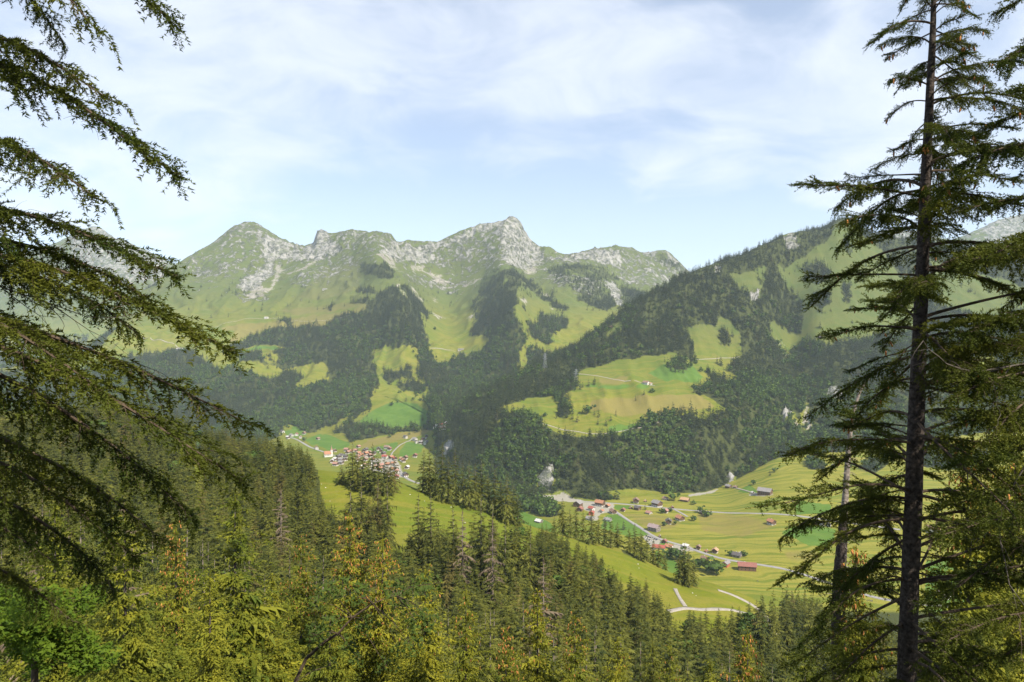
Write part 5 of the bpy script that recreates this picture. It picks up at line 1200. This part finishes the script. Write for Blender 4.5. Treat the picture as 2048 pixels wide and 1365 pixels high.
while v < 1400:       # boughs to the right, front and back
    for q in range(3 if v > 250 else 2):
        a = at_v(Q, v + g6.uniform(-12, 12)); L = (0.9 + 2.3*min(1, v/650)) * g6.uniform(.75, 1.2); az = g6.choice([g6.uniform(-60, 60), g6.uniform(-60, 60), g6.uniform(60, 120), g6.uniform(-120, -70)])
        dz = g6.uniform(-.45, .25) if v > 200 else g6.uniform(-.05, .4)
        b = a + Vector((math.cos(R(az)), math.sin(R(az)), dz)) * L
        add_bough(rt, a, b, g6.randrange(6), g6.gauss(0, .2), max(.5, min(1.0, L/2.4*.95)))
    v += g6.uniform(26, 60)
for i, (vr, tu, tv) in enumerate(((1000,1960,1070),(620,1910,690),(1150,1740,1090))):
    a = at_v(Q, vr); add_bare(rt, a, P3(tu, tv, DR - .5 + i*.2), i)
for vv in np.arange(-60, 1360, 24):
    a = at_v(Q, vv + g6.uniform(-10, 10)); L = (0.45 + 0.55*min(1, max(0, vv)/500)) * g6.uniform(.7, 1.5); az = g6.uniform(0, 6.28)
    b = a + Vector((math.cos(az), math.sin(az), g6.uniform(-.5, .3) if vv > 150 else g6.uniform(-.1, .6)))*L
    add_bough(rt, a, b, g6.choice((2, 5, 0, 5)), g6.gauss(0, .4), g6.uniform(.4, .6))
cp = []
for M_, k in TIPS[id(rt)]:
    if M_.translation.z < -2.2 or g6.random() < .45: continue
    n = BOUGH[k][0].vertices
    for q in range(g6.randrange(1, 4)):
        for t in range(40):
            c = n[g6.randrange(len(n))].co
            if c.x > 1.5: cp.append(M_ @ c); break
o = obj('cones', cone_mesh(cp, .11), rt); o.matrix_local = INV(rt); o['kind'] = 'stuff'

# ---- spruce standing outside the right edge, its boughs reach in
b2 = P3(2300, 1365, 10.5); b2.z = ground(2300, 10.5) - .2
r2 = empty('tall_spruce', b2); tag(r2, 'spruce outside the right edge whose dense boughs hang into view', 'tree')
Q2, _ = trunk_curve('trunk', [b2, P3(2300,1365,10.5), P3(2300,900,10.5), P3(2295,500,10.5), P3(2290,0,10.5), P3(2290,-300,10.5)], [.25,.22,.19,.16,.11,.06], M_bark, r2)
for i, (vr, tu, tv, dd, k) in enumerate(((-60,1985,30,.3,0),(60,2000,120,-.5,1),(200,1960,260,.2,0),(330,1925,330,-.6,3),(420,1905,420,.4,1),(480,1930,520,-.9,0),(560,1900,540,.7,3),(640,1930,660,-.4,1),(700,1880,720,.5,0),(780,1910,800,-.8,3),(850,1890,850,.3,1),(930,1900,930,-.5,2),(1000,1860,1010,.6,0),(1080,1880,1060,-.6,1),(1000,1850,1200,.2,4),(1160,1900,1180,.5,3),(1240,1890,1270,-.4,1),(1320,1880,1340,.2,0),(260,2020,180,-.9,5),(380,2010,300,.9,1),(520,2000,620,1.0,3),(750,1990,880,-1.0,3),(900,1980,1000,.9,3))):
    a = at_v(Q2, vr); b = P3(tu, tv, 10.5 + dd*1.6); add_bough(r2, a, b, k, rnd.gauss(0, .15), max(.8, min(1.3, (b-a).length/2.4)))
for i, (vr, tu, tv) in enumerate(((620,1890,800),(700,1900,980))):
    add_bare(r2, at_v(Q2, vr), P3(tu, tv, 10.2), i + 1)

# ---- left hand spruce, trunk outside the frame
DL = 8.5
b3 = P3(-230, 1365, DL); b3.z = ground(-230, DL) - .2
lt = empty('tall_spruce', b3); tag(lt, 'spruce outside the left edge whose long drooping boughs fill the left side', 'tree')
Q3, _ = trunk_curve('trunk', [b3, P3(-230,1365,DL), P3(-225,900,DL), P3(-215,500,DL), P3(-210,0,DL), P3(-205,-500,DL)], [.26,.24,.21,.18,.14,.08], M_bark, lt)
LL = [(-330,352,45,.2,0),(-300,180,40,-.5,1),(-180,130,95,.5,3),(40,216,190,-.2,1),(90,352,345,-.1,0),(250,190,385,-.3,1),
      (423,345,550,-.2,0),(460,300,590,.1,1),(500,458,698,-.3,0),(520,280,670,.5,3),(588,490,840,.0,1),(620,190,780,-.6,0),(640,478,965,-.3,0),(700,390,1030,.1,3),
      (800,330,1075,.5,1),(870,270,1120,.2,0),(960,230,1180,.6,3),(1000,110,1130,0,0),(1060,150,1240,.4,1)]
for i, (vr, tu, tv, dd, k) in enumerate(LL):
    a = at_v(Q3, vr); b = P3(tu, tv, DL + dd*2.2); add_bough(lt, a, b, k, rnd.gauss(0, .12), max(.85, min(1.3, (b-a).length/2.4)))
for i, (vr, tu, tv) in enumerate(((250,130,500),(420,170,690))):
    add_bare(lt, at_v(Q3, vr), P3(tu, tv, DL + .6 - .3*i), i)

# ---- silvery snag with the sunlit spruce round its foot
def snag():
    d = 24.0; base = P3(1678, 1330, d); base.z = ground(1678, d) - .3
    e = empty('dead_snag', base); tag(e, 'silvery dead snag with bent broken tip left of the dark trunk', 'tree')
    Qs, _ = trunk_curve('trunk', [base, P3(1676,1250,d), P3(1683,1100,d), P3(1687,1030,d)], [.24,.22,.18,.13], M_bark, e)
    Qt, _ = trunk_curve('broken_top', [P3(1687,1040,d), P3(1690,1000,d), P3(1697,900,d), P3(1706,830,d), P3(1722,780,d), P3(1746,748,d)], [.125,.11,.08,.065,.045,.012], M_deadwood, e)
    Qs = np.concatenate([Qs, Qt])
    g = random.Random(5)
    for i in range(46):
        v = g.uniform(770, 1280); a = at_v(Qs, v); az = g.uniform(0, 6.28); L = g.uniform(.15, .5) if v < 980 else g.uniform(.4, 1.5)
        q = MB(); b = a + Vector((math.cos(az), math.sin(az)*.6, g.uniform(-.5, .2)))*L; c = a.lerp(b, .5) + Vector((0, 0, .06*L)); q.tube([a, c, b], [.018, .012, .004], 4)
        o = obj('stub', q.mesh('stub', M_deadwood), e); o.matrix_local = INV(e)
snag()
def hero(u, vt, d, H, m, label, cones=0, wid=1.0, name='spruce', mat=None):
    zt = (CV - vt)/FPX*d; z = ground(u, d); H = max(H, 6)
    base = Vector(((u-CU)/FPX*d, d, zt - H))
    if base.z < z - 1: H = zt - z; base.z = z - .3
    elif base.z > z: H = zt - z + .3; base.z = z - .3
    e = make_tree(name, NEAR_SP[m] if mat is None else mat, TR_NEAR, base, H, label, 'tree', None, None, wid)
    cr = next(c for c in e.children if c.name.startswith('crown'))
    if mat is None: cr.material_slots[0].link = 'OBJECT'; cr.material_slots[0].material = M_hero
    if cones:
        g = random.Random(int(u)); V = np.empty(len(NEAR_SP[m].vertices)*3, np.float32); NEAR_SP[m].vertices.foreach_get('co', V); V = V.reshape(-1, 3)
        c = V[(V[:, 2] > .66)]; w = (c[:, 2] - .6)**1.5; r = np.hypot(c[:, 0], c[:, 1]); w = w*(r > .012)
        ix = np.random.default_rng(int(u)).choice(len(c), cones, False, w/w.sum()); o = obj('cones', cone_mesh(c[ix], 0.16/H), e); o['kind'] = 'stuff'
    return e
# spruces uphill behind the viewpoint, whose shade falls on the foreground
for x, y, H, lb in ((10.5,-4.5,21,'tallest spruce uphill behind the viewpoint'),(4.5,-9,20,'spruce uphill behind the viewpoint to the left')):
    make_tree('spruce', NEAR_SP[rnd.randrange(4)], TR_NEAR, (x, y, 1.0 if y < -3 else -2.5), H, lb, 'tree', None, None, .85)
hero(700, 1030, 46, 17, 2, 'cone laden spruce in front, tallest of the orange tipped ones', 520, .95)
hero(765, 1074, 45, 15, 0, 'cone laden spruce right beside the tallest orange tipped one', 420, .9)
hero(602, 1080, 50, 16, 3, 'olive spruce with scattered cones left of the tallest orange tipped one', 300, .95)
hero(470, 985, 40, 19, 1, 'broad yellow green spruce without cones beside the left boughs', 0, 1.1)
hero(352, 1048, 38, 16, 2, 'spruce with orange cones partly behind the left boughs', 340, .9)
hero(545, 1150, 44, 14, 1, 'bushy spruce between the broad one and the olive one', 0, 1.05)
hero(420, 1150, 33, 14, 3, 'dense spruce low in front of the broad yellow green one', 0, 1.1)
hero(250, 1010, 27, 16, 1, 'dark shaded spruce behind the lowest left boughs', 0, 1.15)
hero(110, 990, 30, 18, 3, 'shaded spruce at the left edge above the maple', 0, 1.1)
hero(932, 1178, 36, 13, 0, 'brownish spruce with twisted top right of the sapling', 40, .85)
hero(1075, 1180, 42, 15, 1, 'spruce with yellowing side at the lower middle', 60, .95)
hero(1012, 1255, 34, 12, 2, 'spruce with small cones at the bottom middle', 160, .9)
hero(850, 1140, 40, 15, 3, 'full green spruce behind the sapling', 30, 1.1)
hero(660, 1210, 36, 12, 1, 'low bushy spruce in front of the cone laden pair', 0, 1.15)
hero(1150, 1230, 40, 13, 0, 'spruce with orange cones right of the yellowing one', 120, .9)
hero(1235, 1275, 42, 12, 3, 'low spruce at the bottom right of the middle', 30, .95)
hero(1340, 1290, 48, 12, 2, 'narrow low spruce at the bottom edge under the gravel track', 40, .9)
hero(1495, 1265, 30, 11, 0, 'yellow green spruce with orange cones left of the dark trunk', 140, 1.0)
hero(1712, 1075, 22, 13, 1, 'sunlit yellow green spruce with orange cones right behind the snag', 170, .9)
hero(1935, 860, 21, 17, 2, 'sunlit spruce with orange cones behind the right boughs', 160, .95)
hero(2030, 780, 24, 19, 0, 'yellow green spruce at the right edge behind the hanging boughs', 60, 1.0)
hero(1420, 1320, 34, 9, 1, 'small spruce at the bottom edge left of the yellow green one', 0, 1.0)
hero(1610, 1270, 20, 9, 3, 'dark young spruce at the foot of the snag', 0, 1.0)
# broadleaved: maple at the lower left, sapling at the bottom
def leaf_tree(name, label, pts, rad, cent, n, leaf, mat, twigs):
    e = empty(name, pts[0]); tag(e, label, 'tree'); inv = INV(e); g = np.random.default_rng(len(label))
    m = MB(); m.tube(pts, rad, 7)
    for c, r in cent:
        c = Vector(c); a = Vector(min(pts, key=lambda p: (Vector(p) - c).length)); m.tube([a, a.lerp(c, .5) + Vector((0, 0, .05)), c], [.009, .006, .003], 4, False)
        for q in range(twigs): 
            t = Vector(g.normal(0, 1, 3)).normalized()*r*.8; m.tube([c, c + t], [.007, .002], 3, False)
    o = obj('trunk', m.mesh('trunk', M_twig, True), e); o.matrix_local = inv
    cs = np.array([tuple(c) for c, r in cent]); rs = np.array([r for c, r in cent]); pw = rs**2/np.sum(rs**2); k = g.choice(len(cs), n, p=pw)
    d = g.normal(0, 1, (n, 3)); d /= np.linalg.norm(d, axis=1)[:, None]; P = cs[k] + d*(rs[k]*g.random(n)**.4)[:, None]*np.array([1, 1, .75])
    nr = g.normal(0, .55, (n, 3)) + np.array([.25, -.3, 1.0]); nr /= np.linalg.norm(nr, axis=1)[:, None]
    a = np.cross(nr, g.normal(0, 1, (n, 3))); a /= np.linalg.norm(a, axis=1)[:, None]; b = np.cross(nr, a); s = leaf*g.uniform(.6, 1.3, (n, 1))
    V = np.stack([P - a*s*.9, P - b*s*.35 - a*s*.2, P + a*s - b*s*.55, P + a*s*.55, P + a*s*1.0 + b*s*.55, P + b*s*.35 - a*s*.2], 1)
    T = np.concatenate([V[:, [0, 1, 3]], V[:, [1, 2, 3]], V[:, [0, 3, 5]], V[:, [3, 4, 5]]])
    o = obj('crown', tri_mesh('crown', T, [mat]), e); o.matrix_local = inv
gm = random.Random(9)
dM = 15.0; bz = P3(60, 1400, dM); bz.z = ground(60, dM) - .2
cm = [(P3(gm.gauss(95, 62), gm.uniform(1185, 1345), dM + gm.gauss(0, .7)), gm.uniform(.28, .5)) for _ in range(26)]
leaf_tree('maple', 'bright green maple in sunlight at the lower left corner', [tuple(bz), tuple(P3(70,1330,dM)), tuple(P3(95,1260,dM)), tuple(P3(110,1200,dM))], [.09,.07,.05,.02], cm, 9000, .055, M_maple, 3)
dS = 11.0; bs = P3(585, 1420, dS); bs.z = ground(585, dS) - .2
spts = [tuple(bs), tuple(P3(590,1365,dS)), tuple(P3(612,1318,dS)), tuple(P3(650,1284,dS)), tuple(P3(676,1268,dS)), tuple(P3(705,1235,dS)), tuple(P3(745,1208,dS)), tuple(P3(790,1190,dS))]
cS = [(P3(gm.uniform(620, 870), gm.uniform(1165, 1340), dS + gm.gauss(0, .4)), gm.uniform(.14, .26)) for _ in range(24)]
leaf_tree('sapling', 'dark leaved sapling with a bent thin stem at the bottom centre', spts, [.034,.031,.028,.024,.020,.015,.010,.004], cS, 1100, .04, M_darkleaf, 2)
# ------------------------------------------------------------------ the air
def haze():
    m = MB(); m.box(-9500, 9500, -300, 6900, -330, 1150)
    mt = bpy.data.materials.new('haze'); mt.use_nodes = True; nt = mt.node_tree
    for n in list(nt.nodes): nt.nodes.remove(n)
    out = nt.nodes.new('ShaderNodeOutputMaterial'); v = nt.nodes.new('ShaderNodeVolumePrincipled')
    v.inputs['Color'].default_value = (0.72, 0.87, 1.0, 1); v.inputs['Density'].default_value = 0.000042; v.inputs['Anisotropy'].default_value = 0.0
    nt.links.new(v.outputs[0], out.inputs['Volume'])
    o = obj('haze', m.mesh('haze', mt)); tag(o, 'thin bluish summer haze filling the valley', None, None, 'stuff')
haze()

# look-alikes: tell them apart by their order across the view
byl = {}
for o in SC.objects:
    if o.parent is None and o.get('category') and o.get('label'): byl.setdefault(o['label'], []).append(o)
for lb, os_ in byl.items():
    if 1 < len(os_) <= len(ORD) and len(lb.split()) <= 13:
        for i, o in enumerate(sorted(os_, key=lambda o: o.location.x / max(o.location.y, .1))): o['label'] = ORD[i] + ' from left: ' + lb
print("TRIS", sum(sum(len(p.vertices)-2 for p in m.polygons) if len(m.polygons) < 2000 else len(m.loops) - 2*len(m.polygons) for m in bpy.data.meshes if m.users))
